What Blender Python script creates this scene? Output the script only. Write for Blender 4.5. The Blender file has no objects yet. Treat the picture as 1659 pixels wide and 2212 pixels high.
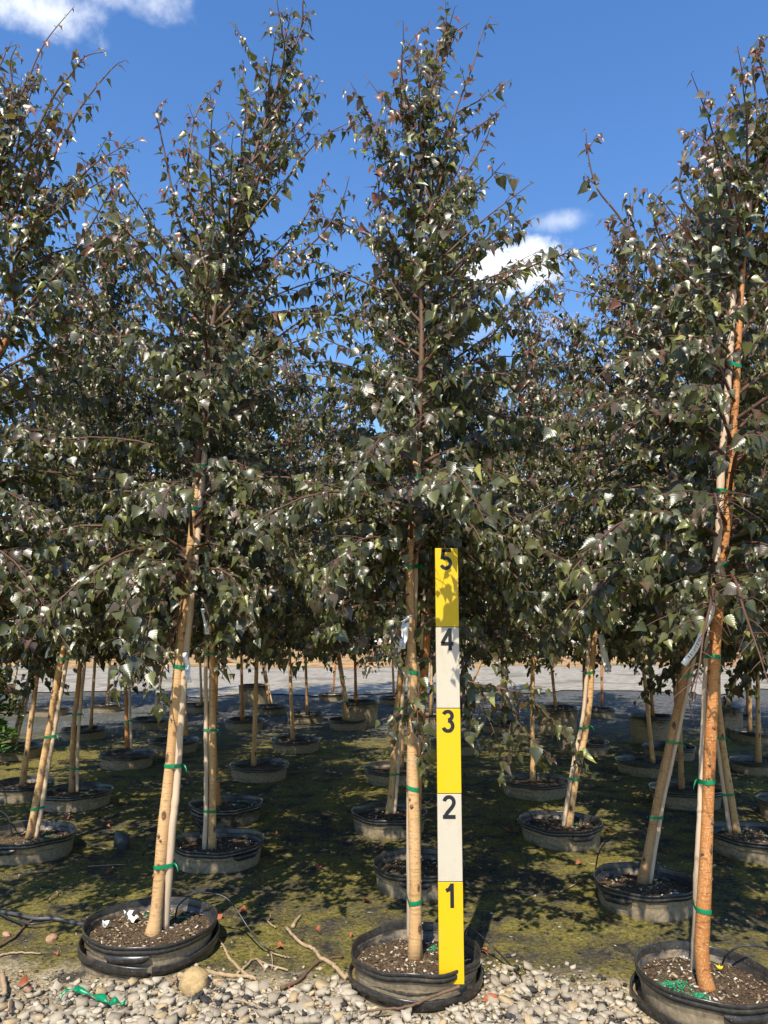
import bpy, bmesh, math, random
import numpy as np
from mathutils import Vector, Matrix
R = math.radians
# ------------------------------------------------------------------ camera, sky, sun, exposure
sc = bpy.context.scene
col = sc.collection
F, PITCH, EYE = 1600.0, R(8.7), 1.36            # focal length in pixels of a 1659 x 2212 picture
cam = bpy.data.cameras.new('camera')
cam.sensor_fit = 'VERTICAL'; cam.sensor_height = 36.0; cam.lens = F / 2212 * 36
cam.clip_end = 2000; cam.clip_start = 0.05
cam_o = bpy.data.objects.new('camera', cam); col.objects.link(cam_o)
cam_o.location = (0, 0, EYE); cam_o.rotation_euler = (R(90) + PITCH, 0, 0)
sc.camera = cam_o
SUN_AZ, SUN_EL = R(15), R(51)                   # shadows fall away from the camera and a little to the right
world = bpy.data.worlds.new('World'); sc.world = world; world.use_nodes = True
sun = bpy.data.lights.new('sun', 'SUN'); sun.energy = 5.0; sun.angle = R(0.5); sun.color = (1, .92, .78)
sun_o = bpy.data.objects.new('sun', sun); col.objects.link(sun_o)
sdir = Vector((math.sin(SUN_AZ) * math.cos(SUN_EL), math.cos(SUN_AZ) * math.cos(SUN_EL), -math.sin(SUN_EL)))
sun_o.rotation_euler = sdir.to_track_quat('-Z', 'Y').to_euler(); sun_o.location = (-2, -5, 8)
vs = sc.view_settings
vs.view_transform = 'Standard'; vs.look = 'None'; vs.gamma = 1; vs.use_curve_mapping = False
vs.exposure = 0.5
sc.cycles.max_bounces = 6; sc.cycles.diffuse_bounces = 3; sc.cycles.glossy_bounces = 2
sc.cycles.transmission_bounces = 3; sc.cycles.transparent_max_bounces = 4

rng = np.random.default_rng(7)
random.seed(7)
# ------------------------------------------------------------------ pixel -> direction / point
cp, sp = math.cos(PITCH), math.sin(PITCH)
def ray(u, v):
    x, y = (u - 829.5) / F, -(v - 1106) / F
    return np.array([x, cp - sp * y, sp + cp * y])
def gp(u, v, z=0.0):
    d = ray(u, v); t = (z - EYE) / d[2]
    return np.array([d[0] * t, d[1] * t, z])
def at(u, v, Y):
    d = ray(u, v); t = Y / d[1]
    return np.array([d[0] * t, Y, EYE + d[2] * t])
def project(P):
    P = np.atleast_2d(P); zc = P[:, 1] * cp + (P[:, 2] - EYE) * sp
    yc = -P[:, 1] * sp + (P[:, 2] - EYE) * cp
    return 829.5 + F * P[:, 0] / zc, 1106 - F * yc / zc
# ------------------------------------------------------------------ world shader
nt = world.node_tree; nt.nodes.clear()
def wn(t, **k):
    n = nt.nodes.new(t)
    for a, b in k.items(): setattr(n, a, b)
    return n
out = wn('ShaderNodeOutputWorld'); bg = wn('ShaderNodeBackground')
sky = wn('ShaderNodeTexSky', sky_type='NISHITA', sun_disc=False, sun_elevation=SUN_EL, sun_rotation=math.pi + SUN_AZ)
sky.air_density = 1.35; sky.dust_density = 0.25; sky.ozone_density = 4.0; sky.altitude = 100
SKY = 0.15
bg.inputs['Strength'].default_value = SKY
tc = wn('ShaderNodeTexCoord')
nz = wn('ShaderNodeTexNoise'); nz.inputs['Scale'].default_value = 16; nz.inputs['Detail'].default_value = 7; nz.inputs['Roughness'].default_value = .6
nt.links.new(tc.outputs['Generated'], nz.inputs['Vector'])
def blob(u, v, w, h, soft):
    d = Vector(ray(u, v)).normalized()
    right = d.cross(Vector((0, 0, 1))).normalized(); up = right.cross(d)
    mx = []
    for ax, s in ((right, w), (up, h)):
        n = wn('ShaderNodeVectorMath', operation='DOT_PRODUCT'); nt.links.new(tc.outputs['Generated'], n.inputs[0])
        n.inputs[1].default_value = ax
        m = wn('ShaderNodeMath', operation='MULTIPLY'); nt.links.new(n.outputs['Value'], m.inputs[0]); m.inputs[1].default_value = 1600.0 / s
        p = wn('ShaderNodeMath', operation='POWER'); q = wn('ShaderNodeMath', operation='ABSOLUTE')
        nt.links.new(m.outputs[0], q.inputs[0]); nt.links.new(q.outputs[0], p.inputs[0]); p.inputs[1].default_value = 2
        mx.append(p)
    a = wn('ShaderNodeMath', operation='ADD'); nt.links.new(mx[0].outputs[0], a.inputs[0]); nt.links.new(mx[1].outputs[0], a.inputs[1])
    # only the hemisphere facing the cloud
    f = wn('ShaderNodeVectorMath', operation='DOT_PRODUCT'); nt.links.new(tc.outputs['Generated'], f.inputs[0]); f.inputs[1].default_value = d
    g = wn('ShaderNodeMath', operation='GREATER_THAN'); nt.links.new(f.outputs['Value'], g.inputs[0]); g.inputs[1].default_value = .3
    s = wn('ShaderNodeMath', operation='SUBTRACT'); s.inputs[0].default_value = 1; nt.links.new(a.outputs[0], s.inputs[1])
    k = wn('ShaderNodeMath', operation='MULTIPLY_ADD'); nt.links.new(nz.outputs['Fac'], k.inputs[0]); k.inputs[1].default_value = 2.6; k.inputs[2].default_value = -1.45
    b = wn('ShaderNodeMath', operation='ADD'); nt.links.new(s.outputs[0], b.inputs[0]); nt.links.new(k.outputs[0], b.inputs[1])
    r = wn('ShaderNodeMapRange'); r.interpolation_type = 'SMOOTHSTEP'; nt.links.new(b.outputs[0], r.inputs['Value']); r.inputs['From Min'].default_value = 0; r.inputs['From Max'].default_value = soft
    o = wn('ShaderNodeMath', operation='MULTIPLY'); nt.links.new(r.outputs[0], o.inputs[0]); nt.links.new(g.outputs[0], o.inputs[1])
    return o.outputs[0]
acc = None
for c in [(1100, 575, 130, 85, .7), (1190, 480, 85, 28, 2.2), (900, 555, 60, 40, 1.6), (60, 0, 190, 60, 1.3), (200, -60, 200, 60, 1.5), (1010, 700, 260, 60, 2.4),
          (2600, 500, 300, 90, 1.0), (-900, 300, 340, 110, 1.0), (2300, -300, 260, 90, 1.2), (-700, -700, 300, 100, 1.2)]:
    o = blob(*c)
    if acc is None: acc = o
    else:
        m = wn('ShaderNodeMath', operation='MAXIMUM'); nt.links.new(acc, m.inputs[0]); nt.links.new(o, m.inputs[1]); acc = m.outputs[0]
mix = wn('ShaderNodeMix', data_type='RGBA'); nt.links.new(acc, mix.inputs['Factor'])
hs = wn('ShaderNodeHueSaturation'); hs.inputs['Hue'].default_value = .508; hs.inputs['Saturation'].default_value = 1.22; nt.links.new(sky.outputs[0], hs.inputs['Color'])
nt.links.new(hs.outputs[0], mix.inputs['A']); mix.inputs['B'].default_value = (.86 / SKY, .89 / SKY, .95 / SKY, 1)
nt.links.new(mix.outputs['Result'], bg.inputs['Color']); nt.links.new(bg.outputs[0], out.inputs[0])
# ------------------------------------------------------------------ materials
class Mat:
    def __init__(s, name):
        s.m = bpy.data.materials.new(name); s.m.use_nodes = True
        s.t = s.m.node_tree; s.b = s.t.nodes['Principled BSDF']; s.o = s.t.nodes['Material Output']
    def n(s, t, **k):
        n = s.t.nodes.new(t)
        for a, b in k.items():
            if a in n.inputs: n.inputs[a].default_value = b
            else: setattr(n, a, b)
        return n
    def l(s, a, b): s.t.links.new(a, b)
    def coord(s, kind='Object', scale=(1, 1, 1)):
        c = s.n('ShaderNodeTexCoord'); m = s.n('ShaderNodeMapping'); m.inputs['Scale'].default_value = scale
        s.l(c.outputs[kind], m.inputs['Vector']); return m.outputs[0]
    def noise(s, vec, scale, detail=4, rough=.55):
        n = s.n('ShaderNodeTexNoise', Scale=scale, Detail=detail, Roughness=rough)
        if vec is not None: s.l(vec, n.inputs['Vector'])
        return n.outputs['Fac']
    def ramp(s, fac, stops, interp='LINEAR'):
        r = s.n('ShaderNodeValToRGB'); r.color_ramp.interpolation = interp
        e = r.color_ramp.elements
        while len(e) < len(stops): e.new(.5)
        for i, (p, c) in enumerate(stops):
            e[i].position = p; e[i].color = (c, c, c, 1) if isinstance(c, (int, float)) else (*c, 1)
        s.l(fac, r.inputs[0]); return r.outputs[0]
    def mix(s, fac, a, b, blend='MIX'):
        m = s.n('ShaderNodeMix', data_type='RGBA', blend_type=blend)
        for x, k in ((fac, 'Factor'), (a, 'A'), (b, 'B')):
            if isinstance(x, (int, float)): m.inputs[k].default_value = x
            elif isinstance(x, tuple): m.inputs[k].default_value = (*x, 1)
            else: s.l(x, m.inputs[k])
        return m.outputs['Result']
    def base(s, c, rough=.7, spec=.3):
        if isinstance(c, tuple): s.b.inputs['Base Color'].default_value = (*c, 1)
        else: s.l(c, s.b.inputs['Base Color'])
        if isinstance(rough, (int, float)): s.b.inputs['Roughness'].default_value = rough
        else: s.l(rough, s.b.inputs['Roughness'])
        s.b.inputs['Specular IOR Level'].default_value = spec; return s
    def bump(s, h, strength=.4, dist=.01):
        b = s.n('ShaderNodeBump', Strength=strength, Distance=dist); s.l(h, b.inputs['Height']); s.l(b.outputs[0], s.b.inputs['Normal']); return s

def m_leaf():
    M = Mat('leaf'); at_ = M.n('ShaderNodeAttribute', attribute_name='tint')
    uv = M.n('ShaderNodeAttribute', attribute_name='blade')      # x across, y along
    sep = M.n('ShaderNodeSeparateXYZ'); M.l(uv.outputs['Vector'], sep.inputs[0])
    ab = M.n('ShaderNodeMath', operation='ABSOLUTE'); M.l(sep.outputs[0], ab.inputs[0])
    k = M.n('ShaderNodeMath', operation='MULTIPLY_ADD'); M.l(ab.outputs[0], k.inputs[0]); k.inputs[1].default_value = -.75; M.l(sep.outputs[1], k.inputs[2])
    w = M.n('ShaderNodeMath', operation='MULTIPLY'); M.l(k.outputs[0], w.inputs[0]); w.inputs[1].default_value = 40
    sn = M.n('ShaderNodeMath', operation='SINE'); M.l(w.outputs[0], sn.inputs[0])
    geo = M.n('ShaderNodeNewGeometry')
    back = M.mix(.55, at_.outputs['Color'], (.15, .17, .11))
    c = M.mix(geo.outputs['Backfacing'], at_.outputs['Color'], back)
    M.base(c, .35, .62)
    M.bump(sn.outputs[0], .1, .001)
    tr = M.n('ShaderNodeBsdfTranslucent'); tint = M.mix(1.0, at_.outputs['Color'], (2.6, 2.9, .9), 'MULTIPLY'); M.l(tint, tr.inputs['Color'])
    ms = M.n('ShaderNodeMixShader'); ms.inputs[0].default_value = .2
    M.l(M.b.outputs[0], ms.inputs[1]); M.l(tr.outputs[0], ms.inputs[2]); M.l(ms.outputs[0], M.o.inputs[0])
    return M.m
def m_bark(name, a, b, dark, speck):
    M = Mat(name); v = M.coord('Object')
    big = M.noise(M.coord('Object', (14, 14, 5)), 1, 4)
    c = M.ramp(big, [(.32, a), (.68, b)])
    len_ = M.noise(M.coord('Object', (22, 22, 150)), 1, 3, .7)
    c = M.mix(M.ramp(len_, [(.56, 0), (.66, .85)]), c, dark)
    blot = M.noise(M.coord('Object', (9, 9, 3.2)), 1, 5, .65); c = M.mix(M.ramp(blot, [(.55, 0), (.72, .55)]), c, tuple(x * .55 for x in a))
    knot = M.n('ShaderNodeTexVoronoi', Scale=1.0); M.l(M.coord('Object', (16, 16, 8)), knot.inputs['Vector'])
    c = M.mix(M.ramp(knot.outputs['Distance'], [(.13, .9), (.2, 0)]), c, (.07, .03, .015))
    sp_ = M.noise(M.coord('Object', (170, 170, 120)), 1, 2)
    c = M.mix(M.ramp(sp_, [(.55, 0), (.66, speck)]), c, (.72, .55, .34))
    M.base(c, .6, .28); M.bump(M.mix(.4, len_, blot), .7, .006); return M.m
def m_stake():
    M = Mat('bamboo'); g = M.noise(M.coord('Object', (90, 90, 5)), 1, 4)
    c = M.ramp(g, [(.3, (.5, .37, .25)), (.55, (.6, .46, .33)), (.8, (.45, .33, .21))])
    st = M.noise(M.coord('Object', (7, 7, 9)), 1, 5)
    c = M.mix(M.ramp(st, [(.6, 0), (.75, .5)]), c, (.3, .24, .17))
    M.base(c, .6, .25); M.bump(g, .2, .003); return M.m
def m_plastic(name, dirt, shine=.38, lo=.58, hi=.82):
    M = Mat(name); v = M.coord('Object')
    n1 = M.noise(M.coord('Object', (7, 7, 14)), 1, 6, .65); n2 = M.noise(M.coord('Object', (60, 60, 60)), 1, 4)
    at_ = M.n('ShaderNodeAttribute', attribute_name='mud')
    f = M.n('ShaderNodeMath', operation='MULTIPLY_ADD'); M.l(at_.outputs['Fac'], f.inputs[0]); f.inputs[1].default_value = dirt; M.l(n1, f.inputs[2])
    dm = M.ramp(f.outputs[0], [(lo, .05), (hi, .92)])
    mud = M.ramp(n2, [(.3, (.2, .155, .1)), (.7, (.4, .31, .19))])
    film = M.ramp(n2, [(.35, (.008, .008, .009)), (.75, (.026, .027, .03))])
    spk = M.noise(M.coord('Object', (140, 140, 140)), 1, 1)
    film = M.mix(M.ramp(spk, [(.72, 0), (.77, .6)]), film, (.4, .37, .32))
    M.base(M.mix(dm, film, mud), M.ramp(dm, [(.1, shine), (.7, .9)]), .5); M.bump(n2, .25, .002); return M.m
def m_soil():
    M = Mat('soil'); v = M.coord('Object'); n1 = M.noise(M.coord('Object', (9, 9, 9)), 1, 5); n2 = M.noise(M.coord('Object', (110, 110, 110)), 1, 4, .7)
    c = M.ramp(n2, [(.3, (.03, .02, .012)), (.52, (.11, .075, .045)), (.72, (.3, .23, .15))])
    c = M.mix(M.ramp(n1, [(.5, 0), (.7, .5)]), c, (.045, .03, .02)); M.base(c, .95, .1); M.bump(n2, 1.0, .012); return M.m
def m_tint(name, rough=.9, spec=.15, nsc=120, bumpd=.004, mott=.25):
    M = Mat(name); a = M.n('ShaderNodeAttribute', attribute_name='tint'); n = M.noise(M.coord('Object', (nsc,) * 3), 1, 4, .65)
    c = M.mix(mott, a.outputs['Color'], M.ramp(n, [(.3, .15), (.7, 1.0)]), 'MULTIPLY')
    M.base(c, rough, spec); M.bump(n, .5, bumpd); return M.m
def m_plain(name, c, rough=.6, spec=.3, n_scale=40, var=.3, bump=.002):
    M = Mat(name); n = M.noise(M.coord('Object', (n_scale,) * 3), 1, 4)
    M.base(M.mix(M.ramp(n, [(.35, 0), (.7, var)]), c, tuple(x * .45 for x in c)), rough, spec); M.bump(n, .3, bump); return M.m
def m_paint(name, c, stain):
    M = Mat(name); n1 = M.noise(M.coord('Object', (10, 10, 6)), 1, 6, .7); n2 = M.noise(M.coord('Object', (90, 90, 30)), 1, 5, .75)
    d = M.ramp(n1, [(.5, 0), (.8, stain)]); k = M.mix(d, c, (.45, .34, .2))
    k = M.mix(M.ramp(n2, [(.62, 0), (.72, stain * .8)]), k, tuple(x * .6 for x in c)); M.base(k, .5, .35); M.bump(n2, .12, .001); return M.m
def m_ground():
    M = Mat('moss_ground'); p = M.n('ShaderNodeTexCoord').outputs['Object']
    sep = M.n('ShaderNodeSeparateXYZ'); M.l(p, sep.inputs[0])
    big = M.noise(p, 1.3, 5, .6); mid = M.noise(p, 5.5, 6, .65); fine = M.noise(p, 55, 5, .7); vf = M.noise(p, 160, 3, .7)
    moss = M.ramp(fine, [(.28, (.035, .032, .011)), (.48, (.17, .145, .038)), (.72, (.34, .28, .095))])
    dirt = M.ramp(fine, [(.3, (.03, .027, .02)), (.55, (.085, .075, .055)), (.8, (.2, .175, .125))])
    f = M.mix(.55, big, mid)
    c = M.mix(M.ramp(f, [(.45, 0), (.57, 1)]), moss, dirt)
    c = M.mix(M.ramp(mid, [(.6, 0), (.68, .75)]), c, (.028, .027, .024))
    c = M.mix(M.ramp(vf, [(.7, 0), (.76, .6)]), c, (.42, .36, .25))
    # trodden grey grit further back
    gr_ = M.ramp(M.noise(p, 12, 6, .75), [(.32, (.035, .036, .038)), (.5, (.1, .1, .1)), (.72, (.25, .24, .215))]); gr_ = M.mix(M.ramp(big, [(.5, 0), (.6, .7)]), gr_, (.085, .08, .04))
    by = M.n('ShaderNodeMath', operation='MULTIPLY_ADD'); M.l(M.mix(.5, big, mid), by.inputs[0]); by.inputs[1].default_value = 6.0; M.l(sep.outputs[1], by.inputs[2])
    mr = M.n('ShaderNodeMapRange'); M.l(by.outputs[0], mr.inputs['Value']); mr.inputs['From Min'].default_value = 11.6; mr.inputs['From Max'].default_value = 13.6
    c = M.mix(mr.outputs[0], c, gr_)
    # sandy gravel bed in front
    ed = M.n('ShaderNodeMath', operation='MULTIPLY_ADD'); M.l(M.mix(.5, big, mid), ed.inputs[0]); ed.inputs[1].default_value = -.9; M.l(sep.outputs[1], ed.inputs[2])
    sand = M.ramp(fine, [(.3, (.12, .095, .06)), (.5, (.36, .29, .18)), (.72, (.55, .46, .31))])
    sand = M.mix(M.ramp(mid, [(.56, 0), (.63, .9)]), sand, (.05, .046, .042))
    lx = M.n('ShaderNodeMapRange'); M.l(sep.outputs[0], lx.inputs['Value']); lx.inputs['From Min'].default_value = -1.7; lx.inputs['From Max'].default_value = -.6
    lx.inputs['To Min'].default_value = 2.80; lx.inputs['To Max'].default_value = 2.62
    sb = M.n('ShaderNodeMath', operation='SUBTRACT'); M.l(ed.outputs[0], sb.inputs[0]); M.l(lx.outputs[0], sb.inputs[1])
    c = M.mix(M.ramp(sb.outputs[0], [(.0, 1), (.12, 0)]), c, sand)
    M.base(c, .95, .08); M.bump(M.mix(.4, fine, mid), 1.0, .03); return M.m
def m_sheet(name, stops, scale, patch=None, rough=.9, spec=.15):
    M = Mat(name); p = M.n('ShaderNodeTexCoord').outputs['Object']; n = M.noise(p, scale, 6, .7); b = M.noise(p, .7, 5, .6)
    c = M.ramp(n, stops)
    if patch: c = M.mix(M.ramp(b, [(.52, 0), (.62, .85)]), c, patch)
    M.base(c, rough, spec); M.bump(n, .6, .015); return M.m
def m_tag():
    M = Mat('tag_paper'); a = M.n('ShaderNodeAttribute', attribute_name='blade'); sep = M.n('ShaderNodeSeparateXYZ'); M.l(a.outputs['Vector'], sep.inputs[0])
    w = M.n('ShaderNodeTexNoise', noise_dimensions='1D', Scale=60); M.l(sep.outputs[1], w.inputs['W'])
    bar = M.ramp(w.outputs['Fac'], [(.5, 0), (.52, 1)], 'CONSTANT')
    zone = M.ramp(sep.outputs[1], [(.62, 0), (.64, 1), (.9, 1), (.92, 0)]); zx = M.ramp(sep.outputs[0], [(.2, 0), (.25, 1), (.7, 1), (.75, 0)])
    f = M.mix(1.0, M.mix(1.0, bar, zone, 'MULTIPLY'), zx, 'MULTIPLY')
    M.base(M.mix(f, (.78, .82, .86), (.12, .12, .14)), .35, .5); return M.m

MAT = dict(
    leaf=m_leaf(), tan=m_bark('bark_tan', (.5, .29, .12), (.62, .4, .2), (.3, .15, .06), .25),
    orange=m_bark('bark_orange', (.4, .15, .04), (.5, .225, .075), (.22, .075, .02), .4),
    brown=m_bark('bark_brown', (.36, .19, .08), (.5, .3, .14), (.2, .1, .045), .3),
    twig=m_plain('twig_bark', (.12, .06, .04), .55, .3), limb=m_plain('limb_bark', (.15, .085, .055), .55, .3),
    stake=m_stake(), pot=m_plastic('pot_wall', .42), rim=m_plastic('pot_rim', .12, .28, .64, 1.0), soil=m_soil(),
    chip=m_tint('chips'), stone=m_tint('stone', .92, .15, 70, .006, .45), tape=m_plain('tape', (.0, .22, .09), .32, .5, 30, .3, .001),
    tag=m_tag(), yellow=m_paint('paint_yellow', (.66, .43, .006), .22), white=m_paint('paint_white', (.52, .465, .365), .75), ink=m_plain('digit_black', (.016, .018, .024), .5, .3),
    seam=m_plain('seam', (.16, .13, .05), .7), ground=m_ground(), tube=m_plain('drip_plastic', (.022, .022, .024), .35, .5),
    hose=m_plain('hose_plastic', (.07, .072, .075), .45, .4), dead=m_plain('dead_wood', (.42, .3, .18), .8, .15, 60, .6), deaddark=m_plain('dead_wood_dark', (.16, .1, .065), .85, .15, 60, .6),
    red=m_plain('dead_leaf', (.36, .11, .05), .6, .3, 60, .4),
    road=m_sheet('road_gravel', [(.3, (.15, .13, .1)), (.5, (.3, .265, .21)), (.72, (.45, .4, .32))], 5, (.17, .15, .11)), litter=m_sheet('litter_ground', [(.34, (.1, .07, .04)), (.48, (.42, .22, .09)), (.6, (.5, .33, .17)), (.75, (.5, .43, .3))], 1.6, (.2, .19, .07)),
    film=m_plain('tunnel_film', (.72, .7, .68), .4, .4, 2, .1), paper=m_plain('paper', (.82, .82, .8), .6, .2, 30, .1), yel=m_plain('yellow_clip', (.8, .55, .02), .4, .4), brick=m_plain('brick_chip', (.42, .13, .06), .9, .1, 80, .5),
    needle=m_tint('needle', .6, .2, 40, .001), granule=m_plain('granules', (.02, .3, .14), .6, .3, 60, .4))
# ------------------------------------------------------------------ mesh helpers
def obj(name, V, Fc, mat, parent=None, smooth=True, tint=None, blade=None, mud=None, kind=None, origin=None):
    V = np.asarray(V, dtype=np.float32)
    if origin is not None: V = V - np.asarray(origin, dtype=np.float32)
    me = bpy.data.meshes.new(name)
    if isinstance(Fc, np.ndarray):
        n, k = Fc.shape
        me.vertices.add(len(V)); me.vertices.foreach_set('co', V.ravel())
        me.loops.add(n * k); me.loops.foreach_set('vertex_index', Fc.astype(np.int32).ravel())
        me.polygons.add(n); me.polygons.foreach_set('loop_start', np.arange(0, n * k, k, dtype=np.int32))
        me.update(calc_edges=True)
    else:
        me.from_pydata([tuple(map(float, v)) for v in V], [], Fc); me.update()
    if smooth: me.polygons.foreach_set('use_smooth', np.ones(len(me.polygons), dtype=bool))
    if tint is not None:
        a = me.attributes.new('tint', 'FLOAT_COLOR', 'POINT'); c = np.ones((len(V), 4), np.float32); c[:, :3] = tint; a.data.foreach_set('color', c.ravel())
    if blade is not None:
        a = me.attributes.new('blade', 'FLOAT_VECTOR', 'POINT'); c = np.zeros((len(V), 3), np.float32); c[:, :2] = blade; a.data.foreach_set('vector', c.ravel())
    if mud is not None:
        a = me.attributes.new('mud', 'FLOAT', 'POINT'); a.data.foreach_set('value', np.asarray(mud, np.float32))
    me.materials.append(MAT[mat] if isinstance(mat, str) else mat)
    o = bpy.data.objects.new(name, me); col.objects.link(o)
    if origin is not None and parent is None: o.location = [float(x) for x in origin]
    if parent is not None: o.parent = parent
    if kind: o['kind'] = kind
    return o
def thing(name, label, cat, loc, group=None):
    o = bpy.data.objects.new(name, None); o.empty_display_size = .1; col.objects.link(o); o.location = [float(x) for x in loc]
    return tag(o, label, cat, group)
def tag(o, label, cat, group=None):
    o['label'] = label; o['category'] = cat
    if group: o['group'] = group
    return o
class Acc:
    def __init__(s): s.V = []; s.F = []; s.n = 0; s.T = []
    def add(s, V, Fc, tint=None):
        s.V.append(V); s.F.append(Fc + s.n); s.n += len(V)
        if tint is not None: s.T.append(np.tile(np.asarray(tint, np.float32), (len(V), 1)))
    def out(s): return np.concatenate(s.V), np.concatenate(s.F)
    def tint(s): return np.concatenate(s.T)
def unit(v): return v / (np.linalg.norm(v, axis=-1, keepdims=True) + 1e-12)
def tube(P, r, k=6, closed_ends=True):
    P = np.asarray(P, float); n = len(P); r = np.broadcast_to(np.asarray(r, float), (n,))
    T = unit(np.gradient(P, axis=0)); ref = np.array([1., 0, 0]) if abs(T[:, 0]).mean() < .8 else np.array([0, 1., 0])
    A = unit(np.cross(T, ref)); B = np.cross(T, A)
    th = np.linspace(0, 2 * math.pi, k, endpoint=False)
    ring = A[:, None, :] * np.cos(th)[None, :, None] + B[:, None, :] * np.sin(th)[None, :, None]
    V = (P[:, None, :] + ring * r[:, None, None]).reshape(-1, 3)
    i = np.arange(n - 1)[:, None] * k; j = np.arange(k)[None, :]; j2 = (j + 1) % k
    Fq = np.stack([i + j, i + j2, i + k + j2, i + k + j], -1).reshape(-1, 4)
    if closed_ends:
        V = np.concatenate([V, P[:1], P[-1:]]); c0, c1 = n * k, n * k + 1
        jj = np.arange(k); jn = (jj + 1) % k
        Fq = np.concatenate([Fq, np.stack([jn, jj, np.full(k, c0), np.full(k, c0)], -1)[:, [0, 1, 2, 3]], np.stack([(n - 1) * k + jj, (n - 1) * k + jn, np.full(k, c1), np.full(k, c1)], -1)])
    return V, Fq
def tri(Fq):    # quads (some with a repeated last index) -> triangles
    a = Fq[:, [0, 1, 2]]; b = Fq[:, [0, 2, 3]]; b = b[b[:, 1] != b[:, 2]]
    return np.concatenate([a, b])
def spline(P, n):
    P = np.asarray(P, float); P = np.vstack([2 * P[0] - P[1], P, 2 * P[-1] - P[-2]]); m = len(P) - 3
    o = []
    for t in np.linspace(0, m - 1e-6, n):
        i = int(t); f = t - i; a, b, c, d = P[i:i + 4]
        o.append(.5 * ((2 * b) + (c - a) * f + (2 * a - 5 * b + 4 * c - d) * f * f + (3 * b - a - 3 * c + d) * f ** 3))
    return np.array(o)
_tab = rng.random((64, 64))
def vnoise(x, y):
    xi = np.floor(x).astype(int); yi = np.floor(y).astype(int); fx = x - xi; fy = y - yi
    fx = fx * fx * (3 - 2 * fx); fy = fy * fy * (3 - 2 * fy); g = lambda a, b: _tab[a % 64, b % 64]
    return (g(xi, yi) * (1 - fx) + g(xi + 1, yi) * fx) * (1 - fy) + (g(xi, yi + 1) * (1 - fx) + g(xi + 1, yi + 1) * fx) * fy
def fbm(x, y, o=4):
    s = 0; a = .5
    for k in range(o): s = s + a * vnoise(x + 17.3 * k, y + 9.1 * k); x = x * 2.03; y = y * 2.03; a *= .5
    return s
# ------------------------------------------------------------------ the setting: ground, weed mat, road, litter
def axis(parts): return np.unique(np.concatenate([np.linspace(a, b, n) for a, b, n in parts]).round(4))
gx = axis([(-400, -20, 8), (-20, -4, 14), (-4, 4, 230), (4, 20, 14), (20, 400, 8)])
gy = axis([(-30, 1.6, 10), (1.6, 7, 200), (7, 14, 60), (14, 60, 20), (60, 900, 12)])
GX, GY = np.meshgrid(gx, gy)
def gz(x, y):
    near = np.clip((11 - np.asarray(y)) / 3, 0, 1)
    return near * ((fbm(x * 2.2, y * 2.2) - .47) * .03 + (fbm(x * 13, y * 13, 3) - .43) * .02)
def gz1(x, y): return float(gz(np.array([x]), np.array([y]))[0])
nx, ny = len(gx), len(gy)
ii = (np.arange(ny - 1)[:, None] * nx + np.arange(nx - 1)[None, :]).ravel()
obj('ground', np.stack([GX.ravel(), GY.ravel(), gz(GX, GY).ravel()], -1), np.stack([ii, ii + 1, ii + nx + 1, ii + nx], -1), 'ground', kind='structure')
def sheet(name, x0, x1, y0, y1, z, mat, wob=.4, n=80):
    xs = np.linspace(x0, x1, n); V = []; Fq = []
    for i, x in enumerate(xs):
        V += [(x, y0 + wob * (fbm(np.array([x * .6]), np.array([3.]))[0] - .5) * 2, z), (x, y1 + wob * (fbm(np.array([x * .5]), np.array([8.]))[0] - .5) * 2, z)]
        if i: Fq.append((2 * i - 2, 2 * i, 2 * i + 1, 2 * i - 1))
    return obj(name, V, Fq, mat, kind='structure')
sheet('gravel_road', -90, 90, 15.6, 26.4, .018, 'road', 1.8, 900)
sheet('leaf_litter_ground', -120, 120, 25.0, 60, .024, 'litter', 2.2, 900)
# ------------------------------------------------------------------ gravel strip: real stones
def hull_stone(seed, npts=10, flat=.65):
    """broken stone: a box with its corners knocked about and one or two struck off"""
    rr = random.Random(seed); bm = bmesh.new(); ydim = rr.uniform(.3, .46)
    for sx in (-1, 1):
        for sy in (-1, 1):
            for sz in (-1, 1):
                q = rr.uniform(.55, 1.0); p = (sx * .42 * q + rr.uniform(-.1, .1), sy * ydim * .9 * q + rr.uniform(-.09, .09), sz * .42 * flat * q + rr.uniform(-.07, .07))
                if rr.random() < .25:
                    bm.verts.new((p[0] * .55, p[1], p[2])); bm.verts.new((p[0], p[1] * .5, p[2])); bm.verts.new((p[0], p[1], p[2] * .4))
                else: bm.verts.new(p)
    bmesh.ops.convex_hull(bm, input=bm.verts)
    bmesh.ops.delete(bm, geom=[v for v in bm.verts if not v.link_faces], context='VERTS')
    bmesh.ops.triangulate(bm, faces=bm.faces); bm.verts.index_update()
    V = np.array([v.co[:] for v in bm.verts]); Fc = np.array([[v.index for v in f.verts] for f in bm.faces]); bm.free(); return V, Fc
STONES = [hull_stone(i, 9 + i % 5, .5 + .06 * (i % 6)) for i in range(18)]
SCOL = [(.44, .37, .275), (.52, .44, .33), (.58, .5, .375), (.4, .34, .255), (.54, .41, .24), (.54, .475, .365), (.31, .27, .215), (.06, .058, .056), (.05, .05, .05), (.33, .2, .13)]
SW = np.array([5, 5, 4, 4, 2.6, 2.2, 2.4, 3.2, 2.4, .3]); SW = SW / SW.sum()
def rot3(a, b, c): return np.array((Matrix.Rotation(c, 3, 'Z') @ Matrix.Rotation(b, 3, 'Y') @ Matrix.Rotation(a, 3, 'X')))
def edgeY(x):   # far limit of the gravel as a function of x
    return 3.08 + .07 * np.sin(x * 2.3 + 1) + .07 * np.sin(x * 5.1) + np.where(x < -.9, (-.9 - x) * .18, 0)
POTS_XY = []    # filled below, stones keep out of pots
cand = []
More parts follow.
